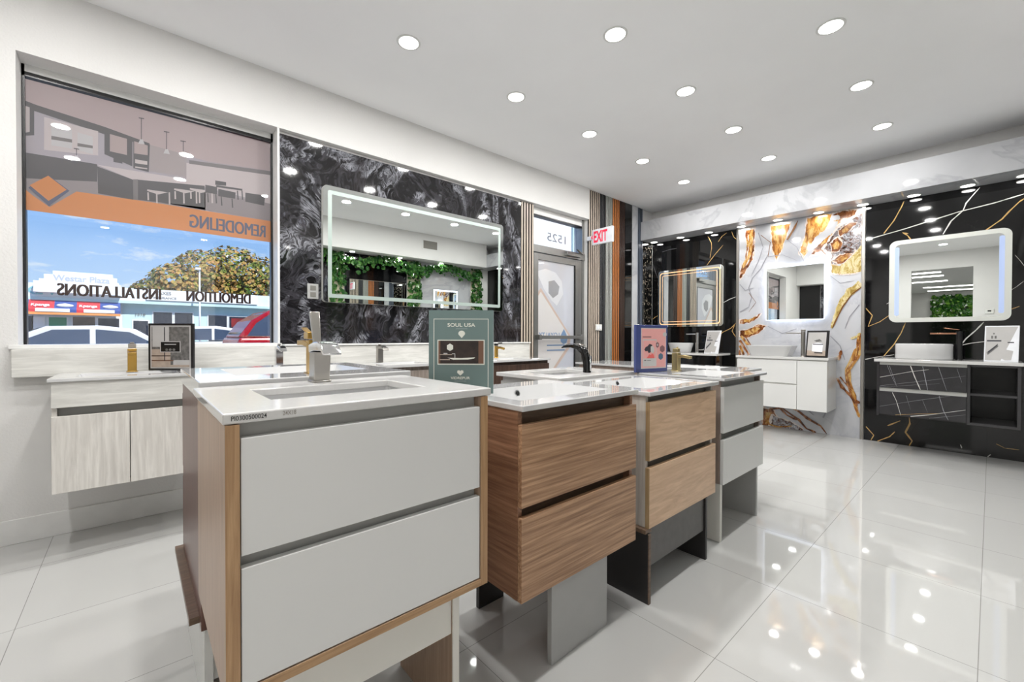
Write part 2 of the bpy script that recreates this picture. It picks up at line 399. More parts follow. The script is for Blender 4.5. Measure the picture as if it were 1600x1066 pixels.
# next room behind the opening
b = MB(); b.box(-10.2, XB-.15, -2.2, -2.05, 0, 2.75, 'wall'); b.box(-10.2, XB-.15, 2.9, 3.05, 0, 2.75, 'wall'); b.box(-10.2, -10.05, -2.05, 2.9, 0, 2.75, 'wall'); b.box(XB-.15, XB-.14, 1.23, 2.9, 0, 2.75, 'wall'); b.box(XB-.15, XB-.14, -2.05, .27, 0, 2.75, 'wall')
struct(b.obj('wall_rear'), 'white walls of the room behind the opening')
struct(MB().box(-10.2, XB-.15, -2.2, 3.05, 2.75, 2.9, 'ceil').obj('ceiling_rear'), 'low ceiling of the room behind the opening')
# soffits
b = MB(); b.box(5.55, XF, YR, 3.445, 2.515, 2.785, 'whitemarble')
r = lambda *p: [on_x(x, y, 5.549) for x, y in p]
sof = struct(b.obj('trim_1'), 'white marble clad soffit over the far wall displays')
struct(MB().box(XB, 5.55, YR, -.32, 2.515, ZC, 'wall').obj('trim_2'), 'white boxed soffit along the right hand wall')
# window
w1 = struct(thing('window_1', '', 'window', (.15, 3.57, 1.03)), 'large shop window with printed film and mirrored lettering')
YG = 3.57
b = MB()
b.box(-.466, -.455, YG-.02, YG+.03, 1.045, 2.60, 'black'); b.box(.752, .765, YG-.02, YG+.03, 1.045, 2.60, 'black'); b.box(-.466, .765, YG-.02, YG+.03, 2.535, 2.56, 'black')
b.box(-.466, .775, YG-.02, YG+.05, 2.56, 2.6, 'trim'); b.box(.765, .779, 3.412, YG+.05, 1.05, 2.6, 'trim')
b.obj('frame', w1)
bx('sill', w1, -.50, .785, YL-.02, YG+.06, 1.028, 1.05, 'trim')
MB().box(-.455, .752, YG, YG+.006, 1.05, 2.535, 'glass').obj('pane', w1)
YF = YG-.0015
def cf(x, y): return on_y(x/3.5533, 80+y/3.5533, YF)
lay = [0]
def fpoly(b, pts, m):
    lay[0] += 1
    b.face([cf(*p)+Vector((0, -lay[0]*.00004, 0)) for p in pts], m)
b = MB()
fpoly(b, [(122, 148), (1523, 518), (1508, 1062), (122, 878)], 'f_bg')
fpoly(b, [(122, 148), (1523, 518), (1515, 668), (1150, 612), (830, 520), (580, 450), (200, 330), (125, 275)], 'f_ceil')
fpoly(b, [(128, 270), (200, 298), (580, 420), (830, 512), (830, 528), (580, 462), (190, 332), (128, 292)], 'f_dark')
fpoly(b, [(245, 365), (545, 445), (545, 580), (245, 548)], 'f_lt')
fpoly(b, [(285, 402), (400, 440), (400, 542), (285, 522)], 'f_wht'); fpoly(b, [(430, 450), (515, 475), (515, 572), (430, 548)], 'f_wht')
fpoly(b, [(285, 470), (400, 490), (400, 508), (285, 490)], 'f_mid'); fpoly(b, [(430, 510), (515, 525), (515, 540), (430, 528)], 'f_mid')
fpoly(b, [(128, 288), (190, 308), (190, 467), (128, 470)], 'f_dark'); fpoly(b, [(130, 300), (165, 312), (165, 448), (130, 455)], 'f_lt')
fpoly(b, [(580, 440), (735, 488), (735, 640), (580, 572)], 'f_dark'); fpoly(b, [(610, 460), (705, 487), (705, 577), (610, 556)], 'f_ceil')
fpoly(b, [(740, 488), (832, 518), (826, 672), (740, 650)], 'f_dark'); fpoly(b, [(745, 500), (820, 524), (820, 578), (745, 568)], 'f_ceil'); fpoly(b, [(750, 600), (818, 612), (818, 632), (750, 622)], 'f_lt'); fpoly(b, [(750, 640), (818, 650), (818, 656), (750, 648)], 'f_lt')
fpoly(b, [(832, 520), (1035, 575), (1030, 700), (830, 665)], 'f_bg'); fpoly(b, [(1035, 620), (1510, 690), (1510, 850), (1035, 730)], 'f_lt'); fpoly(b, [(1050, 605), (1510, 668), (1510, 690), (1050, 625)], 'f_mid')
fpoly(b, [(125, 560), (540, 628), (540, 725), (125, 705)], 'f_dark')
fpoly(b, [(125, 705), (540, 725), (770, 820), (1510, 945), (1510, 850), (1140, 780), (1140, 950), (125, 870)], 'f_floor')
fpoly(b, [(535, 630), (1140, 730), (1136, 748), (738, 714)], 'f_lt'); fpoly(b, [(540, 640), (738, 714), (740, 826), (545, 790)], 'f_dark'); fpoly(b, [(738, 712), (766, 712), (766, 828), (740, 826)], 'f_mid'); fpoly(b, [(766, 714), (1136, 748), (1136, 868), (766, 826)], 'f_dark')
fpoly(b, [(630, 595), (680, 605), (680, 625), (630, 615)], 'f_dark')
for (x, y) in ((818, 768), (968, 762), (1055, 760)):
    fpoly(b, [(x, y), (x+115, y+16), (x+60, y+28), (x-2, y+8)], 'f_lt')
    for dx, dy in ((52, 84), (122, 84), (4, 60)): fpoly(b, [(x+dx-4, y+16), (x+dx+4, y+16), (x+dx+6, y+dy), (x+dx-3, y+dy)], 'f_lt')
fpoly(b, [(1140, 742), (1205, 755), (1205, 795), (1140, 785)], 'f_dark'); fpoly(b, [(1212, 765), (1308, 785), (1305, 820), (1212, 805)], 'f_dark'); fpoly(b, [(1195, 718), (1255, 728), (1255, 748), (1195, 742)], 'f_dark'); fpoly(b, [(1200, 744), (1345, 765), (1345, 775), (1200, 755)], 'f_dark')
for x, y in ((1150, 790), (1195, 795), (1225, 808), (1285, 820), (1315, 775), (1340, 775)): fpoly(b, [(x, y), (x+6, y), (x+10, y+50), (x+3, y+50)], 'f_dark')
fpoly(b, [(1362, 786), (1472, 802), (1466, 858), (1362, 836)], 'f_dark')
for x, y0, y1 in ((785, 370, 490), (925, 446, 545), (1017, 498, 560), (425, 540, 580)):
    fpoly(b, [(x-2, y0), (x+2, y0), (x+2, y1), (x-2, y1)], 'f_dark'); fpoly(b, [(x-15, y0-2), (x+15, y0+3), (x+15, y0+8), (x-15, y0+3)], 'f_dark'); fpoly(b, [(x-7, y1), (x+7, y1), (x+18, y1+28), (x-18, y1+24)], 'f_wht')
fpoly(b, [(122, 752), (180, 800), (275, 866), (425, 780), (830, 838), (1512, 946), (1508, 1062), (122, 878)], 'f_or')
fpoly(b, [(270, 690), (386, 776), (272, 860), (158, 758)], 'f_blue'); fpoly(b, [(268, 692), (370, 770), (270, 832), (165, 745)], 'f_or')
a, c, d = cf(1472, 1032), cf(1055, 978), cf(1472, 972)
for k in (-1, 0, 1): b.text('REMODELING', (a.x+k*.003, YF-.003-k*.0001, 1.829), (c.x-a.x, 0, 0), (0, 0, .087), 'f_blue')
b.obj('printed_film', w1)
b = MB()
a, c = on_y(251, 469, YF), on_y(90, 464, YF)
for k in (-1.7, -.8, 0, .8, 1.7): b.text('INSTALLATIONS', (a.x+k*.002, YF-k*.0001, 1.333), (c.x-a.x, 0, 0), (0, 0, .07), 'f_tx')
a, c = on_y(391, 475, YF), on_y(292, 471, YF)
for k in (-1.7, -.8, 0, .8, 1.7): b.text('DEMOLITION', (a.x+k*.002, YF-k*.0001, 1.333), (c.x-a.x, 0, 0), (0, 0, .07), 'f_tx')
b.obj('window_lettering', w1)
# door
d1 = struct(thing('door_1', '', 'door', (3.85, 3.5, 0)), 'glass entrance door in a grey metal frame with transom')
YD = 3.50
b = MB(); b.box(3.38, 3.43, YD, YD+.1, 0, 2.6, 'alu'); b.box(4.29, 4.33, YD-.01, YD+.1, 0, 2.6, 'alu'); b.box(3.38, 4.33, YD, YD+.1, 2.52, 2.6, 'trim'); b.box(3.38, 4.33, YD-.02, YD+.1, 2.08, 2.165, 'alu'); b.box(3.43, 4.29, YD, YD+.08, 2.505, 2.52, 'black')
b.obj('door_frame', d1, bevel=.002)
b = MB(); b.box(3.43, 3.50, YD-.005, YD+.04, .02, 2.075, 'alu'); b.box(4.16, 4.285, YD-.005, YD+.04, .02, 2.075, 'alu'); b.box(3.5, 4.16, YD-.005, YD+.04, 2.0, 2.075, 'alu'); b.box(3.5, 4.16, YD-.005, YD+.04, .02, .25, 'alu'); b.box(4.15, 4.165, YD-.007, YD+.03, .25, 2.0, 'black')
b.obj('door_leaf', d1, bevel=.002)
MB().box(3.5, 4.15, YD+.012, YD+.018, .25, 2.0, 'glass').obj('door_pane', d1)
MB().box(3.43, 4.29, YD+.03, YD+.036, 2.165, 2.505, 'glass').obj('transom_pane', d1)
b = MB(); yy = YD+.010
def dp(pts, m, k): b.face([on_y(x, y, yy)+Vector((0, -.0004*k, 0)) for x, y in pts], m)
b.face([(3.5, yy, .25), (4.15, yy, .25), (4.15, yy, 2.0), (3.5, yy, 2.0)], 'f_dg')
dp([(838, 424), (852, 420), (868, 426), (878, 440), (880, 460), (870, 478), (862, 470), (850, 452)], 'f_dw', 1)
dp([(857, 440), (866, 438), (874, 448), (872, 460), (864, 466), (857, 458)], 'f_dgr', 2)
dp([(833, 468), (845, 450), (892, 526), (889, 545), (862, 585), (833, 585)], 'f_do', 1)
dp([(833, 474), (845, 456), (888, 524), (884, 545), (858, 585), (833, 585)], 'f_dw', 2)
b.text('LOYALTY', on_y(874, 527, yy)+Vector((0, -.002, 0)), Vector((-.36, 0, 0)), Vector((0, 0, .055)), 'f_dbl', .02)
for zz in (.99, .93):
    b.face([(3.66, yy-.002, zz), (3.98, yy-.002, zz), (3.98, yy-.002, zz+.016), (3.66, yy-.002, zz+.016)], 'f_dbl')
dp([(881, 514), (887, 528), (885, 536), (880, 538), (876, 534), (875, 526)], 'f_dbl', 4)
b.obj('door_film', d1)
b = MB(); a = on_y(884, 375, YD+.028); c = on_y(855, 369, YD+.028)
b.text('1525', (a.x, YD+.028, 2.25), (c.x-a.x, 0, 0), (0, 0, .10), 'f_num', .01); b.obj('transom_number', d1)
b = MB(); b.box(3.5, 4.2, YD-.07, YD-.045, 1.075, 1.115, 'alu'); b.box(3.46, 3.5, YD-.07, YD, 1.065, 1.125, 'alu'); b.box(4.19, 4.26, YD-.07, YD, 1.06, 1.13, 'alu'); b.obj('push_bar', d1, bevel=.004)
b = MB(); b.box(3.95, 4.2, YD-.06, YD, 2.1, 2.15, 'alu'); b.bar([(4.2, YD-.05, 2.16), (4.0, YD-.17, 2.155), (4.28, YD-.03, 2.15)], .02, .012, 'steel'); b.obj('door_closer', d1, bevel=.002)

# ---------------------------------------------------------------- left wall cladding
p = bx('marble_wall_panel', None, .78, 3.17, 3.44, 3.457, 1.03, 2.575, 'swirl'); tag(p, 'large black swirled granite slab around the wide mirror by the window', 'wall panel')
def slats(name, label, x0, x1, z0, z1, n, m, gap='s_black', y=3.442, group='sample cladding panels beside the entrance door'):
    b = MB(); b.box(x0, x1, y-.004, y, z0, z1, gap); w_ = (x1-x0)/n
    for i in range(n):
        a, c = x0+w_*(i+.2), x0+w_*(i+.74); b.box(a, c, y-.013, y-.004, z0, z1, gap)
        b.box(a, c, y-.0155, y-.0128, z0, z1, m)
    return tag(b.obj(name), label, 'wall panel', group)
slats('slat_panel', 'narrow strip of cream slats between granite slab and entrance door', 3.172, 3.378, .0, 2.595, 5, 's_cream', y=3.457, group=None)
ZT = ZC-.003
slats('slat_panel', 'cream slatted panel with black gaps next to the door jamb', 4.335, 4.575, 0, ZT, 6, 's_cream')
slats('slat_panel', 'dark grey slatted panel right of the cream slats', 4.577, 4.70, 0, ZT, 4, 's_grey')
slats('slat_panel', 'pale marbled slatted panel left of the orange slats', 4.702, 4.85, 0, ZT, 5, 's_lt', 's_taupe')
slats('slat_panel', 'orange wood slatted panel under the exit sign arm', 4.852, 5.02, 0, ZT, 4, 's_orange', 's_brown')
slats('slat_panel', 'dark brown slatted panel right of the orange slats', 5.022, 5.15, 0, ZT, 4, 's_brown')
tag(bx('stone_panel', None, 5.152, 5.32, 3.425, 3.443, 0, ZT, 'blackmarble'), 'narrow black marble strip right of the brown slats', 'wall panel', 'sample cladding panels beside the entrance door')
tag(bx('stone_panel', None, 5.322, 5.46, 3.42, 3.443, 0, ZT, 'whitemarble'), 'narrow white marble strip beside the far corner', 'wall panel', 'sample cladding panels beside the entrance door')
slats('slat_panel', 'slate grey slatted panel right of the white marble strip', 5.462, 5.61, 0, ZT, 4, 's_slate')
tag(bx('stone_panel', None, 5.612, 5.868, 3.425, 3.443, 0, 2.514, 'speckle'), 'black speckled stone strip in the far corner', 'wall panel', 'sample cladding panels beside the entrance door')
b = MB(); b.box(4.47, 4.60, 3.405, 3.416, 1.185, 1.265, 'plate')
o = b.obj('light_switch', bevel=.003); tag(o, 'white switch plate on the cream slatted panel', 'switch')
sw = MB(); sw.box(4.49, 4.53, 3.401, 3.405, 1.2, 1.25, 'sign_white'); sw.box(4.545, 4.58, 3.401, 3.405, 1.2, 1.25, 'sign_white'); sw.obj('rocker', o, origin=(0, 0, 0))
o = bx('wall_outlet', None, .97, 1.05, 3.43, 3.44, 1.385, 1.5, 'grey_panel', .003); tag(o, 'pale outlet plate on granite slab left of the wide mirror', 'outlet')
b = MB(); b.box(.99, 1.03, 3.427, 3.43, 1.45, 1.485, 'vent'); b.box(.99, 1.03, 3.427, 3.43, 1.4, 1.435, 'vent'); b.obj('socket', o, origin=(0, 0, 0))

# exit sign: perpendicular to the wall
ex = thing('exit_sign', 'white exit sign with red letters projecting from the slatted wall', 'exit sign', (4.3, 3.32, 2.25))
bx('sign_body', ex, 4.29, 4.32, 3.03, 3.335, 2.25, 2.44, 'sign_white', .004)
b = MB(); b.text('EXIT', (4.288, 3.31, 2.275), (0, -.205, 0), (0, 0, .14), 'red', .03); b.face([(4.288, 3.352, 2.345), (4.288, 3.325, 2.375), (4.288, 3.325, 2.315)], 'red'); b.obj('lettering', ex)
bx('bracket', ex, 4.295, 4.315, 3.335, 3.42, 2.32, 2.37, 'sign_white')

# ledge behind the left vanities
tag(bx('tiled_ledge', None, -.485, 3.22, 3.345, 3.409, .88, 1.027, 'pale_wood_x', .003), 'pale grained boxed ledge running below the window', 'ledge')
tag(bx('ledge_cap', None, .79, 3.23, 3.335, 3.439, 1.03, 1.042, 'trim', .002), 'white cap board on ledge under the black granite slab', 'ledge')

# ---------------------------------------------------------------- far wall panels
PXX = XF-.012
def panel(label, y0, y1, m, veins=(), crop=None, blobs=()):
    b = MB(); b.box(PXX, XF-.001, y0, y1, 0, 2.514, m); k = 0
    def q(p): x, y = crop(*p); v = on_x(x, y, PXX); v.y = min(max(v.y, y0+.001), y1-.001); v.z = min(max(v.z, .003), 2.512); return v
    for pts, mm in blobs:
        for grow, m3 in ((1.13, 'agate_soft'), (1.0, mm), (.6, {'agate_brown': 'agate_gold', 'agate_geode': 'agate_geode'}.get(mm))):
            if not m3: continue
            k += 1; cx_ = sum(p[0] for p in pts)/len(pts); cy_ = sum(p[1] for p in pts)/len(pts); P = []; n = len(pts)
            for a in range(n):
                p, p2 = pts[a], pts[(a+1) % n]; L_ = math.hypot(p2[0]-p[0], p2[1]-p[1]); st_ = max(2, int(L_/9))
                for t in range(st_):
                    j = 3.2 if 0 < t else 1.5
                    x_, y_ = p[0]+(p2[0]-p[0])*t/st_+random.uniform(-j, j), p[1]+(p2[1]-p[1])*t/st_+random.uniform(-j, j)
                    P.append((cx_+(x_-cx_)*grow, cy_+(y_-cy_)*grow))
            b.face([q(p)-Vector((.00012*k, 0, 0)) for p in P], m3)
    for pts, wd, mm in veins:
        if m == 'blackmarble': wd = [v*.62 for v in wd] if isinstance(wd, list) else wd*.62
        k += 1; b.ribbon([q(p)-Vector((.00012*k, 0, 0)) for p in pts], wd, (1, 0, 0), mm)
    o = b.obj('marble_wall_panel'); tag(o, label, 'wall panel'); return o
c6 = lambda x, y: (960+x/2.665, 300+y/2.665)
c7 = lambda x, y: (1300+x/2.22, 250+y/2.22)
G, Wv, Br, Gy = 'vein_gold', 'vein_white', 'vein_brown', 'vein_grey'
panel('black gold-veined slab behind the mirror with warm lit border', 2.215, 3.424, 'blackmarble', [
    ([(385, 305), (415, 265), (452, 222)], .014, G), ([(398, 275), (405, 235), (404, 212), (390, 185)], .012, G), ([(432, 208), (448, 185), (468, 170)], .01, G), ([(488, 165), (497, 188), (510, 198)], .012, G),
    ([(452, 462), (480, 447), (512, 436)], [.015, .01, .012], Wv), ([(420, 620), (450, 585), (485, 568), (512, 545)], .011, G), ([(500, 555), (490, 580), (513, 606)], .01, G), ([(160, 530), (172, 520), (190, 512)], .01, G), ([(200, 250), (230, 240), (260, 235)], .005, Gy), ([(160, 300), (180, 360)], .004, Gy)], c6)
GA, GB, GD, GY = 'agate_gold', 'agate_brown', 'agate_geode', 'agate_yel'
panel('white marble slab with amber agate patches behind the backlit square mirror', .94, 2.185, 'agatebase', [
    ([(523, 500), (560, 480), (572, 440), (560, 400), (575, 360), (610, 320), (640, 260)], .012, Gy), ([(640, 270), (700, 262), (760, 285)], .006, Gy), ([(600, 170), (620, 230), (600, 290), (570, 350)], .008, Gy), ([(610, 180), (650, 210), (640, 270)], .006, Br), ([(720, 200), (760, 230), (790, 290)], .006, Gy), ([(900, 350), (940, 380), (1000, 370)], .006, Gy), ([(1020, 470), (980, 520), (960, 570)], .008, Gy), ([(900, 600), (940, 640), (960, 700)], .008, Gy), ([(640, 560), (700, 590), (760, 570)], .008, Gy), ([(560, 420), (590, 460), (560, 500)], .005, Br), ([(720, 200), (745, 160), (765, 120)], .02, Br), ([(880, 260), (850, 230), (830, 240)], .01, Br),
    ([(1028, 380), (985, 412), (940, 470), (920, 520), (905, 568)], [.08, .07, .055, .04, .03], GY), ([(1028, 398), (990, 425), (950, 480), (925, 530), (908, 568)], .012, Br),
    ([(985, 612), (1010, 602), (1028, 588)], .03, GY), ([(1028, 600), (1018, 650), (1005, 685), (972, 740), (975, 790), (995, 850), (1008, 905), (1030, 940)], [.05, .06, .07, .04, .05, .045, .03, .02], GA), ([(1030, 592), (1012, 680), (966, 742), (985, 840)], .01, GB),
    ([(930, 700), (940, 680), (945, 660)], .03, GB), ([(928, 775), (948, 812), (985, 850), (1012, 890)], [.02, .03, .02, .03], GB), ([(940, 770), (990, 830)], .012, GB), ([(1005, 870), (1028, 880)], .03, GB),
    ([(528, 600), (560, 640), (588, 674)], [.03, .03, .02], GA), ([(545, 600), (570, 640), (592, 668)], .012, GB), ([(523, 618), (550, 660), (570, 690)], [.03, .03, .02], GB), ([(523, 640), (545, 690)], .03, GA),
    ([(620, 920), (650, 905), (690, 900), (720, 930), (760, 950)], .02, GB), ([(690, 893), (720, 915), (770, 950), (800, 985), (840, 1003)], [.02, .02, .025, .02, .02], GB), ([(745, 903), (770, 915), (800, 940), (860, 975), (885, 1008)], [.015, .02, .03, .02, .01], GB), ([(640, 965), (680, 985), (740, 975)], .02, GA),
    ([(870, 940), (890, 900), (920, 870)], .015, Gy), ([(800, 900), (830, 930)], .015, Gy), ([(523, 385), (545, 410), (580, 400)], .01, Gy)], c6,
    [([(545, 158), (582, 155), (583, 215), (575, 280), (545, 330), (523, 362), (523, 330), (545, 280), (552, 230)], GB), ([(558, 160), (578, 158), (578, 220), (562, 280), (548, 300), (558, 230)], GA),
     ([(652, 145), (735, 130), (715, 190), (692, 250), (675, 288), (660, 240)], GA), ([(805, 110), (870, 92), (908, 92), (882, 150), (835, 190), (792, 268), (772, 250), (795, 180)], GA),
     ([(820, 260), (850, 220), (905, 180), (930, 150), (940, 100), (905, 95), (960, 80), (1010, 75), (985, 120), (940, 170), (900, 215), (870, 245)], GB),
     ([(930, 150), (1028, 90), (1028, 235), (1000, 240), (985, 280), (945, 285), (930, 300), (905, 300), (905, 250), (870, 240), (895, 205)], GD),
     ([(900, 215), (930, 190), (950, 215), (935, 245), (905, 250)], GB), ([(905, 285), (940, 262), (985, 255), (990, 275), (940, 300)], GB), ([(935, 160), (985, 125), (1010, 130), (975, 165), (940, 185)], GB), ([(905, 305), (940, 310), (1000, 258), (1028, 222), (1028, 330), (960, 342), (905, 338)], GY),
     ([(523, 532), (565, 530), (610, 506), (598, 524), (560, 547), (523, 548)], GB), ([(523, 578), (560, 572), (600, 552), (632, 560), (600, 590), (560, 606), (523, 602)], GB),
     ([(520, 655), (532, 680), (535, 722), (519, 715)], GB), ([(618, 900), (660, 905), (680, 940), (650, 975), (618, 985)], GB), ([(660, 930), (740, 960), (800, 1000), (760, 1000), (650, 985)], GD)])
panel('black marble slab with white and gold veins behind the rounded mirror', YR+.01, .905, 'blackmarble', [
    ([(115, 278), (250, 240), (440, 180), (560, 150), (666, 118)], .014, Wv), ([(385, 258), (413, 212), (455, 175), (465, 150), (495, 115), (513, 95)], [.01, .02, .012, .014, .01, .012], Wv),
    ([(180, 255), (215, 210), (240, 165), (250, 143)], .014, G), ([(535, 243), (590, 205), (615, 178), (650, 145), (670, 132)], .016, G), ([(275, 278), (262, 262), (245, 252), (265, 256)], .014, G),
    ([(118, 515), (140, 540), (125, 578)], .012, G), ([(125, 578), (165, 562), (205, 535)], .01, G), ([(180, 680), (215, 640), (240, 600), (255, 565)], .013, G), ([(115, 692), (150, 685), (215, 676)], .01, Wv),
    ([(437, 655), (465, 620), (500, 590), (527, 562)], .014, Wv), ([(440, 645), (480, 636), (530, 630), (560, 610)], .01, Wv), ([(118, 925), (145, 955), (135, 974)], .012, G), ([(158, 977), (200, 960), (218, 943)], .014, G),
    ([(268, 893), (270, 915), (255, 945), (278, 975), (268, 994)], [.01, .02, .024, .018, .01], G), ([(193, 922), (237, 905)], .018, G), ([(446, 988), (450, 1000)], .012, Wv), ([(570, 985), (600, 1000), (650, 1006)], .007, G), ([(540, 1030), (550, 1022)], .01, Wv),
    ([(635, 330), (655, 352), (668, 370)], .004, Wv), ([(600, 465), (640, 440), (666, 420)], .005, Wv), ([(190, 500), (215, 485), (228, 475)], .006, Wv), ([(615, 520), (650, 508)], .014, G)], c7)
for y, l in ((2.2, 'steel trim strip between the black slab and the agate slab'), (.922, 'steel trim strip between the agate slab and the right black slab')):
    tag(bx('metal_trim_strip', None, XF-.03, XF-.002, y-.014, y+.014, 0, 2.514, 'steel', .002), l, 'trim', 'upright metal trims on the far wall')

# ---------------------------------------------------------------- lights
NL = [0]
def lamp_at(x, y, z, e, size, parent, col=(1, .988, .968)):
    ld = bpy.data.lights.new('downlight_lamp', 'AREA'); ld.shape = 'DISK'; ld.size = size; ld.energy = e; ld.color = col
    lo = bpy.data.objects.new('downlight_lamp', ld); COL.objects.link(lo); lo.parent = parent; lo.location = (0, 0, -.012); return lo
LAMP_E, SOF_E = 10.2, .95
def downlight(x, y, z, r, label, group, e):
    t = thing('ceiling_downlight', label, 'light', (x, y, z), group)
    b = MB(); n = 28
    prof = [(r*.9, -.004), (r*1.0, -.006), (r*1.1, -.003), (r*1.1, -.0005), (r*.9, -.0005)]
    b.loft([[Vector((x+math.cos(2*PI*j/n)*a, y+math.sin(2*PI*j/n)*a, z+c)) for j in range(n)] for a, c in prof], 'trim', cap=False); b.obj('trim_ring', t)
    b = MB(); b.disc((x, y, z-.003), r*.9, (0, 0, -1), 'led_disc', 28); b.obj('lens', t)
    lamp_at(x, y, z, e, r*1.7, t); return t
XS = [-.5, .4, 1.32, 2.25, 3.17, 4.08, 5.0]; YS = [.665, 1.575, 2.5]
names = {2.5: 'in the window-side row', 1.575: 'in the middle row', .665: 'in the row farthest from windows'}
pos = {-.5: 'seventh from the far wall', .4: 'sixth from the far wall', 1.32: 'third from the back wall', 2.25: 'fourth from the back wall', 3.17: 'fourth from the far wall', 4.08: 'second from the far wall', 5.0: 'first from the far wall'}
pos[3.17] = 'third from the far wall'; pos[1.32] = 'fifth from the far wall'; pos[2.25] = 'fourth from the far wall'
for y in YS:
    for x in XS:
        downlight(x, y, ZC, .068, 'ceiling downlight %s, %s' % (names[y], pos[x]), 'round ceiling downlights', LAMP_E)
SY = [3.35, 2.94, 2.54, 2.13, 1.72, 1.31, .92, .525, .16, -.18]
sl = ['first from the slatted corner', 'second from the slatted corner, over the warm lit mirror', 'third from the slatted corner, over the black slab', 'just left of the agate slab edge', 'over the left of the backlit mirror', 'over the right of the backlit mirror', 'above the trim right of the agate slab', 'over the left of the rounded mirror', 'over the middle of the rounded mirror', 'last at the right end over the black slab']
for y, l in zip(SY, sl):
    downlight(5.79, y, 2.515, .052, 'small soffit downlight '+l, 'soffit downlights over the far wall', SOF_E)
for i, x in enumerate((-.3, .75, 1.8, 2.78, 3.66, 4.55)):
    downlight(x, -.5, 2.515, .045, 'soffit downlight over the ivy wall seen in the wide mirror', 'soffit downlights over the ivy wall', SOF_E)
for i, (x, y0, y1) in enumerate(((-3.3, .85, 2.6), (-4.2, .85, 2.6), (-5.7, .85, 2.6), (-7.7, -1.2, 1.5), (-9.2, -1.2, 1.5))):
    t = thing('linear_ceiling_light', 'long straight ceiling light in the rear room, seen in the rounded mirror', 'light', (x, (y0+y1)/2, 2.75), 'linear lights in the rear room')
    bx('diffuser', t, x-.07, x+.07, y0, y1, 2.735, 2.745, 'led_strip'); bx('housing', t, x-.08, x+.08, y0-.01, y1+.01, 2.745, 2.7499, 'trim')
    ld = bpy.data.lights.new('tube_lamp', 'AREA'); ld.shape = 'RECTANGLE'; ld.size = .14; ld.size_y = y1-y0; ld.energy = 10; ld.color = (1, .98, .95)
    lo = bpy.data.objects.new('tube_lamp', ld); COL.objects.link(lo); lo.parent = t; lo.location = (0, 0, -.02)

# ---------------------------------------------------------------- mirrors
def rr(w_, h, r, n=6):
    P = []
    for cx, cz, a in ((w_/2-r, h/2-r, 0), (-w_/2+r, h/2-r, 90), (-w_/2+r, -h/2+r, 180), (w_/2-r, -h/2+r, 270)):
        for k in range(n+1):
            t = math.radians(a+90*k/n); P.append((cx+r*math.cos(t), cz+r*math.sin(t)))
    return P
def mirror(label, axis, plane, a0, a1, z0, z1, depth, rad, bands, tilt=0, halo=None):
    """axis 'y': hangs on wall y=plane facing -y; 'x': on x=plane facing -x; 'Y': facing +y"""
    ca, cz = (a0+a1)/2, (z0+z1)/2; W_, H_ = abs(a1-a0), z1-z0
    if axis in 'yY': org = Vector((ca, plane, cz)); conv = (lambda u, v, d: org+Vector((u, (-d if axis == 'y' else d), v)))
    else: org = Vector((plane, ca, cz)); conv = lambda u, v, d: org+Vector((-d, u, v))
    t = thing('wall_mirror', label, 'mirror', org)
    b = MB(); o = rr(W_, H_, rad)
    A = [conv(u, v, depth-.006 if halo else .003) for u, v in o]; B_ = [conv(u, v, depth) for u, v in o]
    b.loft([A, B_], 'frost_w', cap=False); b.face(A, 'frost_w')
    b.obj('mirror_back', t)
    ins = 0; b = MB(); prev = o
    parts = []
    for wd, mat, nm in bands:
        ins += wd; q = rr(W_-2*ins, H_-2*ins, max(rad-ins*.4, .001) if rad > .005 else .001)
        b = MB(); n = len(o); i = 0
        P0 = [b.bm.verts.new(conv(u, v, depth)) for u, v in prev]; P1 = [b.bm.verts.new(conv(u, v, depth)) for u, v in q]
        for k in range(n): b.bm.faces.new((P0[k], P0[(k+1) % n], P1[(k+1) % n], P1[k])).material_index = b.mi(mat)
        b.obj(nm, t); prev = q
    b = MB(); b.face([conv(u, v, depth) for u, v in prev], 'mirror2'); b.obj('mirror_glass', t)
    if halo:
        h = rr(W_-.04, H_-.04, .01); b = MB(); b.loft([[conv(u, v, .002) for u, v in h], [conv(u, v, depth-.007) for u, v in h]], halo, cap=False); b.obj('halo_strip', t)
    if tilt: t.rotation_euler = (tilt, 0, 0) if axis in 'yY' else (0, -tilt, 0)
    return t
mirror('wide rounded mirror with frosted border on the black granite slab', 'y', 3.435, 1.072, 2.872, 1.365, 2.262, .045, .03, [(.035, 'mirror2', 'outer_rim'), (.03, 'frost', 'frosted_band')], tilt=.006)
mirror('rounded mirror with warm lit border on the left black slab', 'x', XF-.018, 2.375, 3.31, 1.25, 2.075, .035, .05, [(.03, 'mirror2', 'outer_rim'), (.012, 'led_warm', 'lit_band'), (.03, 'mirror2', 'inner_rim'), (.006, 'led_warm', 'lit_line')])
mc = mirror('square mirror with white backlight on the agate slab', 'x', XF-.02, 1.257, 1.855, 1.308, 1.95, .035, .004, [(.006, 'led_white', 'lit_band')], halo='led_halo')
ml = mirror('rounded mirror with white border and cool light bands on right black slab', 'x', XF-.018, -.115, .708, 1.257, 2.09, .035, .06, [(.042, 'frost_w', 'outer_border')])
for u in (-.352, .352):
    b = MB(); yc = (.708-.115)/2+u; zc = (1.257+2.09)/2; q_ = rr(.034, .70, .015)
    b.face([(XF-.018-.0356, yc+a, zc+c) for a, c in q_], 'led_blue'); b.obj('lit_band', ml)

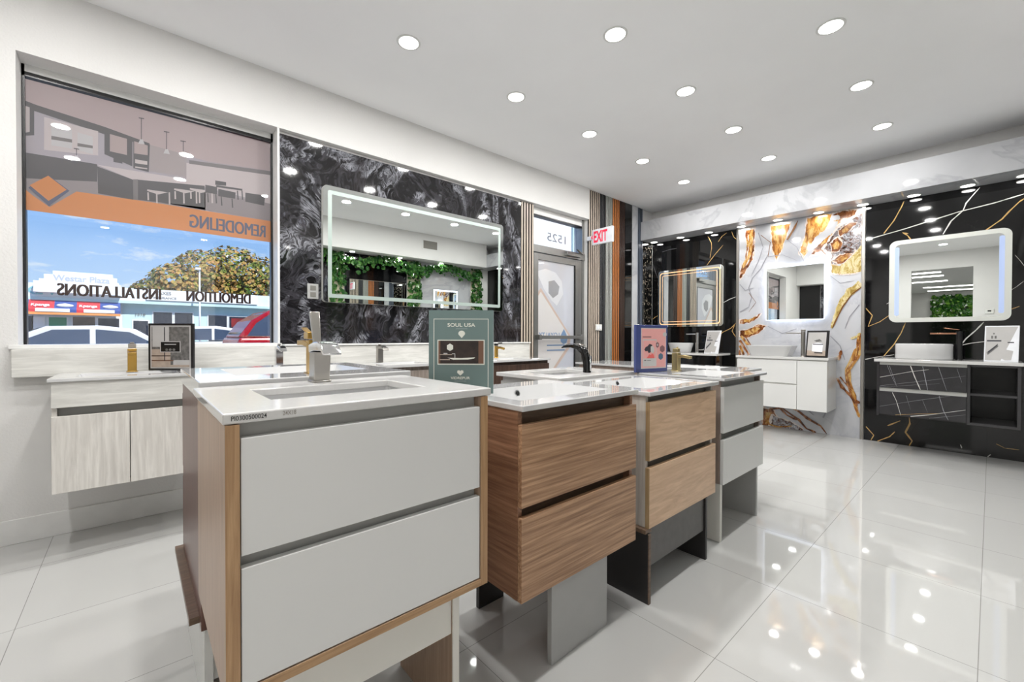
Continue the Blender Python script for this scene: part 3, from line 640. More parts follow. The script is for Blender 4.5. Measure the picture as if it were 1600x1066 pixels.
# ---------------------------------------------------------------- vanity builders
def sink_counter(name, par, x0, x1, y0, y1, zt, th, hole, m, depth=.09, slope=.03, m2=None, overflow=None, split=False):
    hx0, hx1, hy0, hy1 = hole; b = MB(); zb = zt-th
    O = [(x0, y0), (x1, y0), (x1, y1), (x0, y1)]; Hh = [(hx0, hy0), (hx1, hy0), (hx1, hy1), (hx0, hy1)]
    for k in range(4):
        j = (k+1) % 4
        b.face([(*O[k], zt), (*O[j], zt), (*Hh[j], zt), (*Hh[k], zt)], m)
        b.face([(*O[j], zt), (*O[k], zt), (*O[k], zb), (*O[j], zb)], m)
        b.face([(*O[j], zb), (*O[k], zb), (*Hh[k], zb), (*Hh[j], zb)], m)
        if split: b.face([(*Hh[k], zt), (*Hh[j], zt), (*Hh[j], zb), (*Hh[k], zb)], m)
    bmesh.ops.remove_doubles(b.bm, verts=b.bm.verts, dist=1e-5)
    c = b.obj(name, par, bevel=.003)
    b = MB(); mm = m2 or m; z1 = zb if split else zt; e = -.006 if split else 0
    T = [(hx0+e, hy0+e), (hx1-e, hy0+e), (hx1-e, hy1-e), (hx0+e, hy1-e)]
    Bt = [(hx0+slope, hy0+slope), (hx1-slope, hy0+slope), (hx1-slope, hy1-slope), (hx0+slope, hy1-slope)]
    zz = z1-depth
    for k in range(4):
        j = (k+1) % 4; b.face([(*T[k], z1), (*T[j], z1), (*Bt[j], zz), (*Bt[k], zz)], mm)
    b.face([(*q, zz) for q in Bt], mm)
    bmesh.ops.remove_doubles(b.bm, verts=b.bm.verts, dist=1e-5)
    ba = b.obj('basin', par if split else c, bevel=.012)
    cx, cy = (hx0+hx1)/2, (hy0+hy1)/2
    b = MB(); b.lathe((cx, cy, zz), [(.028, .0005), (.028, .004), (.018, .006), (.004, .004)], 'chrome', 18); b.obj('drain', par)
    if overflow:
        ox, oz, s = overflow; t = (z1-oz)/depth; oy = (hy1-slope*t) if s > 0 else (hy0+slope*t)
        b = MB(); nn = Vector((0, -s, .35)).normalized(); p = Vector((ox, oy, oz))+nn*.002
        b.disc(p, .014, nn, 'chrome'); b.disc(p+nn*.001, .0095, nn, 'hole'); b.obj('overflow', par)
    return c
def vanity(label, x0, x1, yf, yb, z0, z1, s, group, body, chan, drawers, dmat, inset=0, side_t=.018, frame=None, ovh=.0, drawer_edge=None, name='vanity_cabinet', ch_top=True):
    """s=-1: front at yf faces -y (yf<yb); s=+1: front faces +y (yf>yb)"""
    t = thing(name, label, 'vanity', ((x0+x1)/2, (yf+yb)/2, z0), group)
    d = -s  # direction into the body
    y_a = yf + (0 if inset else d*.02)
    b = MB()
    b.box(x0, x0+side_t, y_a, yb, z0, z1, body); b.box(x1-side_t, x1, y_a, yb, z0, z1, body)
    b.box(x0+side_t, x1-side_t, y_a, yb, z0, z0+.018, body); b.box(x0+side_t, x1-side_t, yb-d*.012, yb, z0+.018, z1, body)
    bd = b.obj('cabinet_body', t, bevel=.001)
    bx('recessed_channel', t, x0+side_t, x1-side_t, y_a+d*.028, y_a+d*.04, z0+.018, z1, chan)
    if frame:
        b = MB(); e = .0015
        b.box(x0-e*.3, x0+side_t, yf+s*e, yf, z0, z1, frame[0]); b.box(x1-side_t, x1+e*.3, yf+s*e, yf, z0, z1, frame[0]); b.box(x0+side_t, x1-side_t, yf+s*e, yf, z0, z0+.018, frame[1]); b.obj('edge_band', t)
    for (a, c) in drawers:
        if inset: xa, xb = x0+side_t+.002, x1-side_t-.002
        else: xa, xb = x0, x1
        dr = MB().box(xa, xb, yf+d*.001, yf+d*.019, a, c, dmat).obj('drawer', t, bevel=.0015)
        if drawer_edge: bx('edge_band', dr, xa-.0008, xa, yf+d*.001, yf+d*.0195, a, c, drawer_edge, 0)
    return t

def hollow(name, par, x0, x1, y0, y1, z0, z1, m, t=.016):
    b = MB(); b.box(x0, x0+t, y0, y1, z0, z1, m); b.box(x1-t, x1, y0, y1, z0, z1, m); b.box(x0+t, x1-t, y0, y0+t, z0, z1, m); b.box(x0+t, x1-t, y1-t, y1, z0, z1, m); b.box(x0+t, x1-t, y0+t, y1-t, z0, z0+t, m)
    return b.obj(name, par, bevel=.001)
# --- front vanity (white drawers in an oak frame)
G1 = 'vanities of the centre island'
A = vanity('large white two-drawer vanity in light oak frame, nearest the viewer', .117, .708, .90, 1.352, .434, .940, -1, None, 'oak_v', 'grey_chan', [(.455, .675), (.698, .914)], 'white_lac', inset=1, side_t=.022, frame=('oak_edge', 'oak_edge_x'))
sink_counter('counter', A, .113, .722, .90, 1.41, .961, .020, (.222, .60, 1.045, 1.275), 'quartz', .11, .012, 'ceramic', split=True)
b = MB()
a = on_y(361, 654, .8985); c = on_y(417, 649, .8985); b.text('PI0300500024', (a.x, .8985, .9475), (c.x-a.x, 0, 0), (0, 0, .0085), 'black', .01)
a = on_y(442, 648, .8985); c = on_y(463, 645, .8985); b.obj('item_code', A); b = MB(); b.text('24X18', (a.x, .8985, .9480), (c.x-a.x, 0, 0), (0, 0, .0085), 'dk_chan', .005); b.obj('size_label', A)
St = thing('vanity_stand', 'white board stand under the front oak-framed vanity', 'stand', (.4, 1.1, 0), 'board stands under the island vanities')
bx('side_panel', St, .655, .676, .99, 1.30, 0, .432, 'oak_v'); bx('panel_edge', St, .655, .676, .984, .99, 0, .432, 'white_panel'); bx('side_panel', St, .165, .186, 1.0, 1.30, 0, .432, 'white_panel'); bx('apron', St, .186, .655, .992, 1.01, .27, .432, 'white_panel')
# --- walnut vanity
W = vanity('walnut two-drawer vanity with horizontal grain, second of the near row', .860, 1.476, .925, 1.40, .297, .876, -1, None, 'walnut_side', 'walnut_rec', [(.297, .553), (.584, .835)], 'walnut')
sink_counter('sink_top', W, .855, 1.480, .918, 1.425, .894, .018, (.925, 1.405, 1.0, 1.30), 'ceramic', .09, .05, overflow=(1.167, .868, 1))
St = thing('vanity_stand', 'grey board stand under the walnut vanity', 'stand', (1.2, 1.2, 0), 'board stands under the island vanities')
bx('front_panel', St, 1.034, 1.342, .965, .985, 0, .295, 'grey_panel'); bx('apron', St, .95, 1.034, 1.05, 1.07, .21, .295, 'grey_panel'); bx('rear_panel', St, 1.03, 1.16, 1.36, 1.38, 0, .295, 'dark_panel')
# --- natural oak vanity
V3 = vanity('natural oak two-drawer vanity with pale sides on a black stand', 1.575, 2.206, .925, 1.40, .309, .856, -1, None, 'pale_side', 'dk_chan', [(.309, .559), (.589, .831)], 'nat_oak', drawer_edge='oak_side')
sink_counter('sink_top', V3, 1.562, 2.228, .918, 1.425, .875, .018, (1.66, 2.13, 1.0, 1.30), 'ceramic', .09, .05, overflow=(1.876, .858, 1))
St = thing('vanity_stand', 'black and charcoal board stand under the natural oak vanity', 'stand', (1.85, 1.1, 0), 'board stands under the island vanities')
bx('side_panel', St, 1.565, 1.583, .925, 1.25, 0, .29, 'dark_panel'); bx('panel_edge', St, 1.565, 1.583, .921, .925, 0, .29, 'walnut_rec'); bx('side_panel', St, 2.095, 2.113, .925, 1.25, 0, .307, 'dark_panel'); bx('apron', St, 1.583, 2.095, .935, .953, .145, .307, 'char_panel'); bx('base_board', St, 1.555, 1.60, .93, 1.30, .29, .308, 'walnut_rec')
# --- white vanity at the end
V4 = vanity('white two-drawer vanity at the far end of the near island row', 2.303, 2.885, .925, 1.40, .322, .869, -1, None, 'taupe_side', 'grey_chan', [(.322, .558), (.594, .837)], 'white_lac')
sink_counter('sink_top', V4, 2.274, 2.90, .912, 1.425, .885, .014, (2.37, 2.80, 1.0, 1.26), 'ceramic', .08, .05)
St = thing('vanity_stand', 'white board stand under the white end vanity', 'stand', (2.6, 1.1, 0), 'board stands under the island vanities')
bx('side_panel', St, 2.335, 2.362, .955, 1.25, 0, .32, 'white_panel'); bx('side_panel', St, 2.845, 2.868, .95, 1.24, 0, .32, 'grey_panel'); bx('back_panel', St, 2.362, 2.845, 1.24, 1.26, .1, .32, 'grey_panel')
# --- far row
D = vanity('dark reddish brown vanity back to back with the front vanity', .132, .765, 2.07, 1.46, .27, .918, 1, None, 'dkbrown', 'dk_chan', [(.29, .56), (.60, .88)], 'dkbrown')
sink_counter('sink_top', D, .128, .772, 1.445, 2.095, .972, .050, (.24, .68, 1.62, 1.98), 'ceramic', .09, .05)
b = MB(); b.prism([(.108, 1.50, .276), (.108, 2.09, .266), (.108, 2.09, .284), (.108, 1.50, .296)], (.03, 0, 0), 'walnut_rec'); b.obj('side_lip', D)
St = thing('vanity_stand', 'glossy white panel stand under the dark brown vanity', 'stand', (.4, 1.7, 0), 'board stands under the island vanities')
bx('side_panel', St, .14, .162, 1.475, 2.0, 0, .268, 'white_gloss'); bx('side_panel', St, .70, .72, 1.475, 2.0, 0, .268, 'white_gloss'); bx('back_panel', St, .162, .70, 1.49, 1.51, .1, .268, 'white_gloss')
Ev = vanity('grey vanity in the far island row behind the walnut vanity', 1.62, 2.28, 1.93, 1.47, .33, .868, 1, None, 'grey_panel', 'grey_chan', [(.33, .58), (.61, .84)], 'grey_panel')
sink_counter('counter', Ev, 1.60, 2.30, 1.45, 1.95, .890, .022, (1.72, 2.1, 1.58, 1.84), 'quartz', .1, .01, 'ceramic', split=True)
St = thing('vanity_stand', 'plain board stand under the grey far-row vanity', 'stand', (1.95, 1.7, 0), 'board stands under the island vanities')
bx('side_panel', St, 1.66, 1.68, 1.5, 1.9, 0, .328, 'grey_panel'); bx('side_panel', St, 2.2, 2.22, 1.5, 1.9, 0, .328, 'grey_panel')
# end cap vanity facing the far wall
Fv = thing('vanity_cabinet', 'wide vanity closing the island end, facing the marble wall', 'vanity', (3.17, 1.8, .3))

hollow('cabinet_body', Fv, 2.95, 3.37, 1.14, 2.43, .32, .857, 'taupe_side')
for a, c in ((1.14, 1.77), (1.79, 2.43)): bx('drawer', Fv, 3.372, 3.39, a, c, .32, .82, 'white_lac')
sink_counter('sink_top', Fv, 2.93, 3.42, 1.11, 2.46, .875, .016, (3.02, 3.33, 1.3, 1.72), 'ceramic', .08, .04)
St = thing('vanity_stand', 'board stand under the end vanity facing the marble wall', 'stand', (3.1, 1.8, 0), 'board stands under the island vanities')
bx('side_panel', St, 3.0, 3.3, 1.3, 1.32, 0, .318, 'grey_panel'); bx('side_panel', St, 3.0, 3.3, 2.2, 2.22, 0, .318, 'grey_panel')

# --- vanities on the window wall
def wall_vanity(label, x0, x1, yf, z0, z1, dmat, body, zt, sink=True, door_z=None, split_x=None, ctop='ceramic', ov=.012, cname='sink_top'):
    t = thing('wall_vanity', label, 'vanity', ((x0+x1)/2, 3.2, z0), None)
    yb = 3.343
    if door_z:
        b = MB(); b.box(x0, x0+.018, yf+.02, yb, z0, z1, body); b.box(x1-.018, x1, yf+.02, yb, z0, z1, body); b.box(x0+.018, x1-.018, yf+.02, yb, z0, z0+.018, body); b.box(x0+.018, x1-.018, yb-.012, yb, z0+.018, z1, body)
        b.obj('cabinet_body', t, bevel=.001)
        bx('recessed_channel', t, x0+.018, x1-.018, yf+.05, yf+.06, z0+.018, z1, 'grey_chan')
        bx('fascia', t, x0, x1, yf, yf+.019, door_z[1], z1, dmat if isinstance(dmat, str) and dmat != 'pale_wood_v' else 'pale_wood_x')
        sx = split_x or (x0+x1)/2
        bx('door', t, x0, sx-.0015, yf, yf+.019, z0, door_z[0], dmat); bx('door', t, sx+.0015, x1, yf, yf+.019, z0, door_z[0], dmat)
    else:
        hollow('cabinet_body', t, x0, x1, yf+.02, yb, z0, z1, body)
        h = (z1-z0)/2; bx('drawer', t, x0, x1, yf, yf+.019, z0, z0+h-.012, dmat); bx('drawer', t, x0, x1, yf, yf+.019, z0+h+.012, z1-.03, dmat)
    sink_counter(cname, t, x0-ov, x1+ov, yf-.012, yb, z1+zt, zt, ((x0+x1)/2-.2, (x0+x1)/2+.2, yf+.06, yb-.12), ctop, .08, .04)
    return t
wall_vanity('whitewashed wood two-door wall vanity below the shop window', -.302, .255, 2.92, .35, .880, 'pale_wood_v', 'pale_wood_v', .017, door_z=(.716, .757), split_x=-.026)
wall_vanity('pale wall vanity with chrome tap between the window vanities', .425, 1.06, 2.92, .35, .868, 'white_lac', 'white_panel', .03)
wall_vanity('grey washed wood wall vanity under the wide mirror', 1.165, 1.95, 2.93, .35, .868, 'grey_wood', 'grey_wood', .022)
wall_vanity('dark walnut wall vanity beside the entrance door', 2.25, 3.10, 2.94, .40, .868, 'dk_walnut', 'dk_walnut', .02)

# --- far wall vanities
K = thing('wall_vanity', 'white wall vanity with vessel sink on the agate slab', 'vanity', (5.7, 1.6, .27))
xf, xb = 5.47, PXX-.003
y0, y1 = 1.15, 2.05
b = MB(); b.box(xf+.018, xb, y0, y1, .30, .855, 'white_gloss'); b.obj('cabinet_body', K, bevel=.002)
ys = 1.425
bx('door', K, xf, xf+.017, y0, ys-.002, .302, .842, 'white_lac'); bx('drawer', K, xf, xf+.017, ys+.002, y1, .302, .565, 'white_lac'); bx('drawer', K, xf, xf+.017, ys+.002, y1, .585, .842, 'white_lac')
bx('counter', K, xf-.008, xb, y0-.012, y1+.012, .855, .882, 'quartz')
def vessel(label, c, L, Wd, h, prof, m='ceramic', square=False, n=32):
    """prof: list of (scale, z) outside then inside"""
    b = MB(); rings = []
    for sc, z in prof:
        if square:
            p = rr(Wd*sc, L*sc, .03*sc+.01, 5); rings.append([Vector((c[0]+u, c[1]+v, c[2]+z)) for u, v in p])
        else: rings.append([Vector((c[0]+math.cos(2*PI*j/n)*Wd/2*sc, c[1]+math.sin(2*PI*j/n)*L/2*sc, c[2]+z)) for j in range(n)])
    b.loft(rings, m, smooth=not square)
    t = b.obj('vessel_sink', origin=c); tag(t, label, 'sink')
    d = MB(); zi = min(z for s_, z in prof[len(prof)//2:]); d.lathe((c[0], c[1], c[2]+zi), [(.025, .001), (.025, .004), (.01, .005)], 'chrome', 14); d.obj('drain', t, origin=c)
    return t
vessel('white tapered rectangular vessel sink on the white wall vanity', (5.63, 1.73, .882), .48, .3, .12, [(.78, 0), (.80, .004), (1.0, .118), (1.0, .122), (.96, .122), (.78, .03), (.3, .02)], square=True)
Lv = thing('wall_vanity', 'charcoal veined wall vanity with two drawers and open shelves', 'vanity', (5.65, .3, .34))
xf = 5.40
b = MB()
y0, y1, ys = -.165, .738, .138
b.box(xf+.004, xb, y1-.02, y1, .345, .868, 'saharanoir'); b.box(xf+.004, xb, y0, y0+.02, .345, .868, 'saharanoir'); b.box(xf+.004, xb, ys-.02, ys, .345, .868, 'saharanoir')
b.box(xf+.004, xb, y0+.02, ys-.02, .345, .365, 'saharanoir'); b.box(xf+.004, xb, y0+.02, ys-.02, .60, .62, 'saharanoir'); b.box(xf+.004, xb, y0+.02, ys-.02, .85, .868, 'saharanoir'); b.box(xf+.03, xb, ys, y1-.02, .35, .868, 'saharanoir')
b.obj('cabinet_body', Lv, bevel=.001)
bx('shelf_lining', Lv, xb-.012, xb-.008, y0+.02, ys-.02, .365, .85, 'black')
b = MB(); b.box(xf+.012, xf+.03, ys, y1-.02, .84, .868, 'lt_chan'); b.box(xf+.012, xf+.03, ys, y1-.02, .585, .622, 'lt_chan'); b.obj('recessed_channel', Lv)
c5 = lambda x, y: (1350+x/5.924, 500+y/5.924)
for (za, zb_, vs) in ((.62, .84, [([(430, 425), (470, 530), (522, 650)], .01, Wv), ([(543, 430), (590, 655)], .006, Gy), ([(215, 420), (260, 530), (305, 620)], .003, Gy), ([(235, 425), (300, 600)], .003, Gy), ([(690, 440), (765, 655)], .004, Gy), ([(860, 450), (905, 580)], .003, Gy), ([(145, 530), (430, 480), (600, 460)], .005, Wv), ([(145, 610), (600, 560), (940, 520)], .0025, Gy), ([(140, 640), (700, 590)], .002, Gy)]),
                      (.365, .585, [([(262, 672), (300, 750), (340, 900)], .007, Wv), ([(430, 905), (600, 880), (940, 835)], [.012, .008, .006], Wv), ([(695, 705), (735, 840), (780, 930)], .006, Gy), ([(145, 800), (500, 745), (800, 700)], .003, Gy), ([(390, 700), (430, 830)], .002, Gy), ([(540, 740), (590, 860)], .002, Gy), ([(290, 888), (500, 870), (700, 868)], .004, 'vein_gold'), ([(600, 915), (940, 880)], .003, Gy)])):
    b = MB(); b.box(xf, xf+.017, ys+.002, y1-.022, za, zb_, 'saharanoir')
    for i, (pts, wd, mm) in enumerate(vs):
        wd = [v*.6 for v in wd] if isinstance(wd, list) else wd*.6; P = []
        for p in pts:
            v = on_x(*c5(*p), xf-.0003*(1+i*.2)); v.z = min(max(v.z, za+.001), zb_-.001); v.y = min(max(v.y, ys+.004), y1-.024); P.append(v)
        b.ribbon(P, wd, (1, 0, 0), mm)
    b.obj('drawer', Lv)
bx('counter', Lv, xf-.012, xb, y0-.012, y1+.02, .868, .895, 'quartz')
vessel('white straight-sided oval vessel sink on the charcoal vanity', (5.60, .43, .895), .40, .3, .15, [(.96, 0), (1.0, .012), (1.0, .14), (.985, .147), (.95, .147), (.94, .13), (.85, .03), (.3, .02)])
Nv = thing('wall_vanity', 'black gloss wall vanity with pale counter on the left black slab', 'vanity', (5.65, 2.8, .35))
bx('cabinet_body', Nv, 5.48, xb, 2.30, 3.10, .42, .865, 'black_gloss'); bx('drawer', Nv, 5.462, 5.48, 2.30, 3.10, .42, .62, 'black_gloss'); bx('drawer', Nv, 5.462, 5.48, 2.30, 3.10, .64, .84, 'black_gloss'); bx('counter', Nv, 5.45, xb, 2.285, 3.12, .865, .89, 'quartz')
vessel('small white vessel sink on the black gloss vanity', (5.66, 2.86, .89), .34, .3, .13, [(.72, 0), (.8, .01), (1.0, .125), (.99, .13), (.95, .13), (.75, .03), (.3, .02)])

# ---------------------------------------------------------------- taps
def faucet(label, loc, parts):
    t = thing('faucet', label, 'faucet', loc)
    for nm, fn in parts:
        b = MB(); fn(b, Vector(loc)); b.obj(nm, t, bevel=.002 if nm != 'spout_round' else 0, smooth=True)
    return t
V = Vector
def bar_(pts, w_, h, m): return lambda b, o: b.bar([o+V(p) for p in pts], w_, h, m)
def box_(x0, x1, y0, y1, z0, z1, m): return lambda b, o: b.box(o.x+x0, o.x+x1, o.y+y0, o.y+y1, o.z+z0, o.z+z1, m)
def tube_(pts, r, m): return lambda b, o: b.tube([o+V(p) for p in pts], r, m)
# front vanity: slanted steel body, curved waterfall spout, upright lever
def f1_spout(b, o):
    pts = [(.0, .03, .100), (0, -.01, .108), (0, -.06, .110), (0, -.095, .104), (0, -.115, .086)]
    b.bar([o+V(p) for p in pts], [.046, .046, .05, .052, .052], [.024, .026, .028, .018, .005], 'chrome')
faucet('brushed steel waterfall tap with upright lever on the front vanity', (.42, 1.365, .961), [
    ('base_plate', box_(-.026, .026, -.03, .03, 0, .006, 'steel')),
    ('body', lambda b, o: b.prism([o+V(p) for p in ((-.023, .026, .004), (-.023, -.024, .004), (-.023, -.034, .092), (-.023, .022, .092))], (.046, 0, 0), 'steel')),
    ('spout', f1_spout),
    ('lever', lambda b, o: b.bar([o+V((0, .022, .118)), o+V((0, .036, .165)), o+V((0, .05, .215))], [.022, .026, .03], .012, 'steel'))])
# dark brown vanity: gold square tap facing the windows
faucet('brushed gold square tap on the dark brown vanity', (.455, 1.56, .972), [
    ('body', box_(-.014, .014, -.018, .018, 0, .115, 'gold')), ('base_plate', box_(-.02, .02, -.024, .024, 0, .004, 'gold')),
    ('spout', bar_([(0, .0, .098), (0, .07, .106), (0, .125, .104)], .03, .018, 'gold')),
    ('lever', lambda b, o: (b.box(o.x-.02, o.x+.02, o.y-.024, o.y+.024, o.z+.119, o.z+.142, 'gold'), b.bar([o+V((0, .02, .137)), o+V((0, .09, .158))], .02, .005, 'gold')))])
# far row: black curved tap
faucet('glossy black curved tap with chrome lever in the far island row', (1.99, 1.58, .890), [
    ('body', lambda b, o: b.loft([[o+V((math.cos(2*PI*j/16)*a, math.sin(2*PI*j/16)*c+dy, z)) for j in range(16)] for a, c, dy, z in ((.022, .026, 0, 0), (.02, .024, .002, .05), (.021, .026, .012, .10), (.022, .03, .028, .135), (.02, .02, .034, .15))], 'black_gloss')),
    ('spout', lambda b, o: b.bar([o+V((0, .02, .12)), o+V((0, .06, .147)), o+V((0, .11, .154)), o+V((0, .165, .15)), o+V((0, .185, .142))], [.034, .038, .04, .042, .04], [.035, .026, .018, .014, .006], 'black_gloss')),
    ('lever', lambda b, o: b.bar([o+V((0, .02, .158)), o+V((0, .06, .168)), o+V((0, .13, .166)), o+V((0, .165, .160))], [.03, .03, .026, .02], .004, 'chrome')),
    ('body_inlay', lambda b, o: b.box(o.x-.006, o.x+.006, o.y-.028, o.y-.0245, o.z+.012, o.z+.10, 'chrome'))])
def square_tap(label, loc, m, h=.13, s=1, lever=.09, top='same'):
    tm = m if top == 'same' else top
    return faucet(label, loc, [
        ('body', box_(-.02, .02, -.02, .02, 0, h, m)), ('base_plate', box_(-.025, .025, -.025, .025, 0, .004, m)),
        ('spout', bar_([(0, 0, h-.025), (0, -s*.05, h-.02), (0, -s*.095, h-.028)], .034, .016, m)),
        ('lever', lambda b, o: (b.box(o.x-.017, o.x+.017, o.y-.017, o.y+.017, o.z+h+.005, o.z+h+.028, tm), b.bar([o+V((0, 0, h+.026)), o+V((0, s*.02-.03, h+.036))], .018, .005, tm)))])
square_tap('champagne gold square tap on the white end vanity', (2.585, 1.335, .885), 'champ', .115)
square_tap('brushed gold tap on the whitewashed window vanity', (-.018, 3.24, .897), 'gold', .13, top='dk_chan')
def fall_tap(label, loc, m):
    return faucet(label, loc, [('body', box_(-.022, .022, -.02, .02, 0, .115, m)), ('spout', bar_([(0, .02, .12), (0, -.05, .125), (0, -.10, .115), (0, -.12, .10)], .046, [.022, .022, .014, .004], m)), ('lever', bar_([(0, .01, .135), (0, -.01, .15)], .02, .01, m))])
fall_tap('chrome waterfall tap on the pale window wall vanity', (.735, 3.25, .898), 'chrome')
fall_tap('brushed steel tap on the grey washed vanity under the mirror', (1.46, 3.25, .890), 'steel')
faucet('gold tap with dark lever on the dark walnut vanity', (2.66, 3.24, .888), [('body', lambda b, o: b.lathe(o, [(.024, 0), (.024, .006), (.019, .01), (.019, .12)], 'gold', 16)), ('spout', tube_([(0, 0, .10), (0, -.06, .105), (0, -.12, .095)], .012, 'gold')), ('lever', lambda b, o: (b.lathe(o, [(.02, .122), (.022, .14), (.012, .146)], 'black_frame', 14), b.tube([o+V((0, 0, .135)), o+V((.03, .0, .148)), o+V((.06, -.02, .15))], .006, 'black_frame')))])
# tall taps on the far wall (spout reaches along +y over the sink)
def tall(label, loc, m, m2, h, reach, lever):
    return faucet(label, loc, [('body', lambda b, o: b.lathe(o, [(.026, 0), (.026, .005), (.022, .008), (.022, h)], m, 18)),
        ('spout', bar_([(0, .0, h-.018), (0, reach, h-.018)], .026, .014, m2)), ('lever', lever)])
tall('tall brushed steel vessel tap beside the tapered sink', (5.68, 1.42, .882), 'steel', 'steel', .285, .17, lambda b, o: (b.lathe(o, [(.023, .288), (.023, .305), (.01, .306)], 'steel', 16), b.tube([o+V((.02, 0, .297)), o+V((.05, 0, .305))], .004, 'steel')))
tall('tall black vessel tap with rose gold spout beside the oval sink', (5.62, .195, .895), 'black', 'rose', .262, .19, lambda b, o: b.bar([o+V((0, 0, .278)), o+V((0, .10, .295))], .02, .006, 'rose'))
tall('tall chrome vessel tap on the black gloss vanity', (5.64, 2.62, .89), 'chrome', 'chrome', .27, .15, lambda b, o: b.tube([o+V((0, -.02, .04)), o+V((0, -.09, .045))], .006, 'chrome'))

# ---------------------------------------------------------------- signs, frames, catalogues
def board(name, label, cat, p0, p1, z, h, th, face, frame, art, fw=.0, lean=0, group=None):
    """upright board whose front-bottom edge runs p0->p1 (left to right for the viewer)"""
    p0, p1 = V((*p0, z)), V((*p1, z)); u = (p1-p0).normalized(); n = V((-u.y, u.x, 0))  # n points away from the viewer
    up = (V((0, 0, 1))*math.cos(lean)+n*math.sin(lean)); nn = n*math.cos(lean)-V((0, 0, 1))*math.sin(lean)
    Wd = (p1-p0).length
    t = thing(name, label, cat, (p0+p1)/2, group)
    P = lambda a, c, d=0: p0+u*(a*Wd)+up*(c*h)-nn*d
    b = MB(); b.prism([P(0, 0), P(1, 0), P(1, 1), P(0, 1)], nn*th, frame); b.obj('frame', t, bevel=.0015)
    b = MB()
    if fw: b.face([P(fw/Wd, fw/h, .0008), P(1-fw/Wd, fw/h, .0008), P(1-fw/Wd, 1-fw/h, .0008), P(fw/Wd, 1-fw/h, .0008)], face)
    art(b, P, u*Wd, up*h); 
    b.obj('printed_face', t)
    b = MB(); b.prism([P(.42, 0)+nn*(th+h*.22), P(.58, 0)+nn*(th+h*.22), P(.55, .6)+nn*th, P(.45, .6)+nn*th], nn*.003, frame); b.obj('back_strut', t)
    return t
M['teal'] = plain('teal_card', (104, 124, 122), .3, var=.02); M['teal_side'] = plain('pale_edge', (170, 180, 178), .4)
M['cream_ink'] = plain('cream_ink', (222, 224, 214), .4); M['pic_dark'] = plain('picture_dark', (50, 34, 28), .3, var=.3, scale=40); M['pic_brown'] = plain('picture_brown', (110, 78, 60), .3)
M['navy'] = plain('blue_frame', (58, 68, 116), .25); M['pink'] = plain('pink_card', (212, 152, 148), .3); M['salmon'] = plain('salmon_print', (206, 92, 88), .35); M['ink'] = plain('dark_ink', (44, 44, 52), .4); M['mauve'] = plain('mauve_print', (120, 84, 88), .4); M['bluep'] = plain('blue_print', (70, 96, 118), .4)
M['pg1'] = plain('print_grey', (120, 118, 116), .3, var=.25, scale=60); M['pg2'] = plain('print_beige', (176, 160, 146), .3, var=.1, scale=30); M['pg3'] = plain('print_light', (182, 180, 178), .3)
def quad(b, P, a0, a1, c0, c1, m, d=.0016): b.face([P(a0, c0, d), P(a1, c0, d), P(a1, c1, d), P(a0, c1, d)], m)
def hexa(b, P, a, c, ra, rc, m, d=.002): b.face([P(a+ra*math.sin(k*PI/3), c+rc*math.cos(k*PI/3), d) for k in range(6)], m)
def art1(b, P, U, Vv):
    for a0, a1, c0, c1 in ((.075, .925, .89, .897), (.075, .925, .045, .052), (.075, .085, .045, .895), (.915, .925, .045, .895)): quad(b, P, a0, a1, c0, c1, 'cream_ink')
    b.text('SOUL USA', P(.29, .80, .0018), U*.43, Vv*.045, 'cream_ink', .02)
    quad(b, P, .42, .60, .775, .779, 'teal_side', .0018)
    # fan shaped leaf emblem
    b.face([P(.51+.052*math.cos(math.radians(t)), .72+.035*math.sin(math.radians(t)), .0018) for t in range(-20, 201, 20)]+[P(.51, .665, .0018)], 'cream_ink')
    quad(b, P, .135, .865, .345, .645, 'cream_ink', .0016); quad(b, P, .15, .85, .358, .634, 'pic_dark', .002); quad(b, P, .77, .85, .358, .634, 'pic_brown', .0022); quad(b, P, .15, .18, .358, .634, 'pic_brown', .0022)
    hexa(b, P, .33, .555, .055, .045, 'cream_ink', .0024)
    b.face([P(a, c, .0024) for a, c in ((.29, .43), (.5, .425), (.72, .435), (.7, .42), (.6, .408), (.38, .405))], 'cream_ink')
    quad(b, P, .17, .36, .462, .472, 'pg2', .0024); quad(b, P, .17, .33, .40, .412, 'pg2', .0024); quad(b, P, .23, .29, .472, .486, 'pg3', .0026); quad(b, P, .36, .41, .472, .482, 'pg3', .0026); quad(b, P, .40, .412, .425, .47, 'pg3', .0026)
    b.face([P(a, c, .0018) for a, c in ((.49, .215), (.44, .25), (.445, .275), (.475, .28), (.49, .268), (.505, .28), (.535, .275), (.54, .25))], 'cream_ink')
    b.text('VIDREPUR', P(.34, .17, .0018), U*.30, Vv*.032, 'cream_ink', .02); quad(b, P, .40, .58, .146, .150, 'teal_side', .0018)
board('display_sign', 'teal sign reading SOUL USA with framed bathroom picture', 'sign', (.79, 1.345), (.962, 1.188), .895, .30, .014, 'teal', 'teal_side', lambda b, P, U, Vv: (b.face([P(0, 0, .0006), P(1, 0, .0006), P(1, 1, .0006), P(0, 1, .0006)], 'teal'), art1(b, P, U, Vv)))
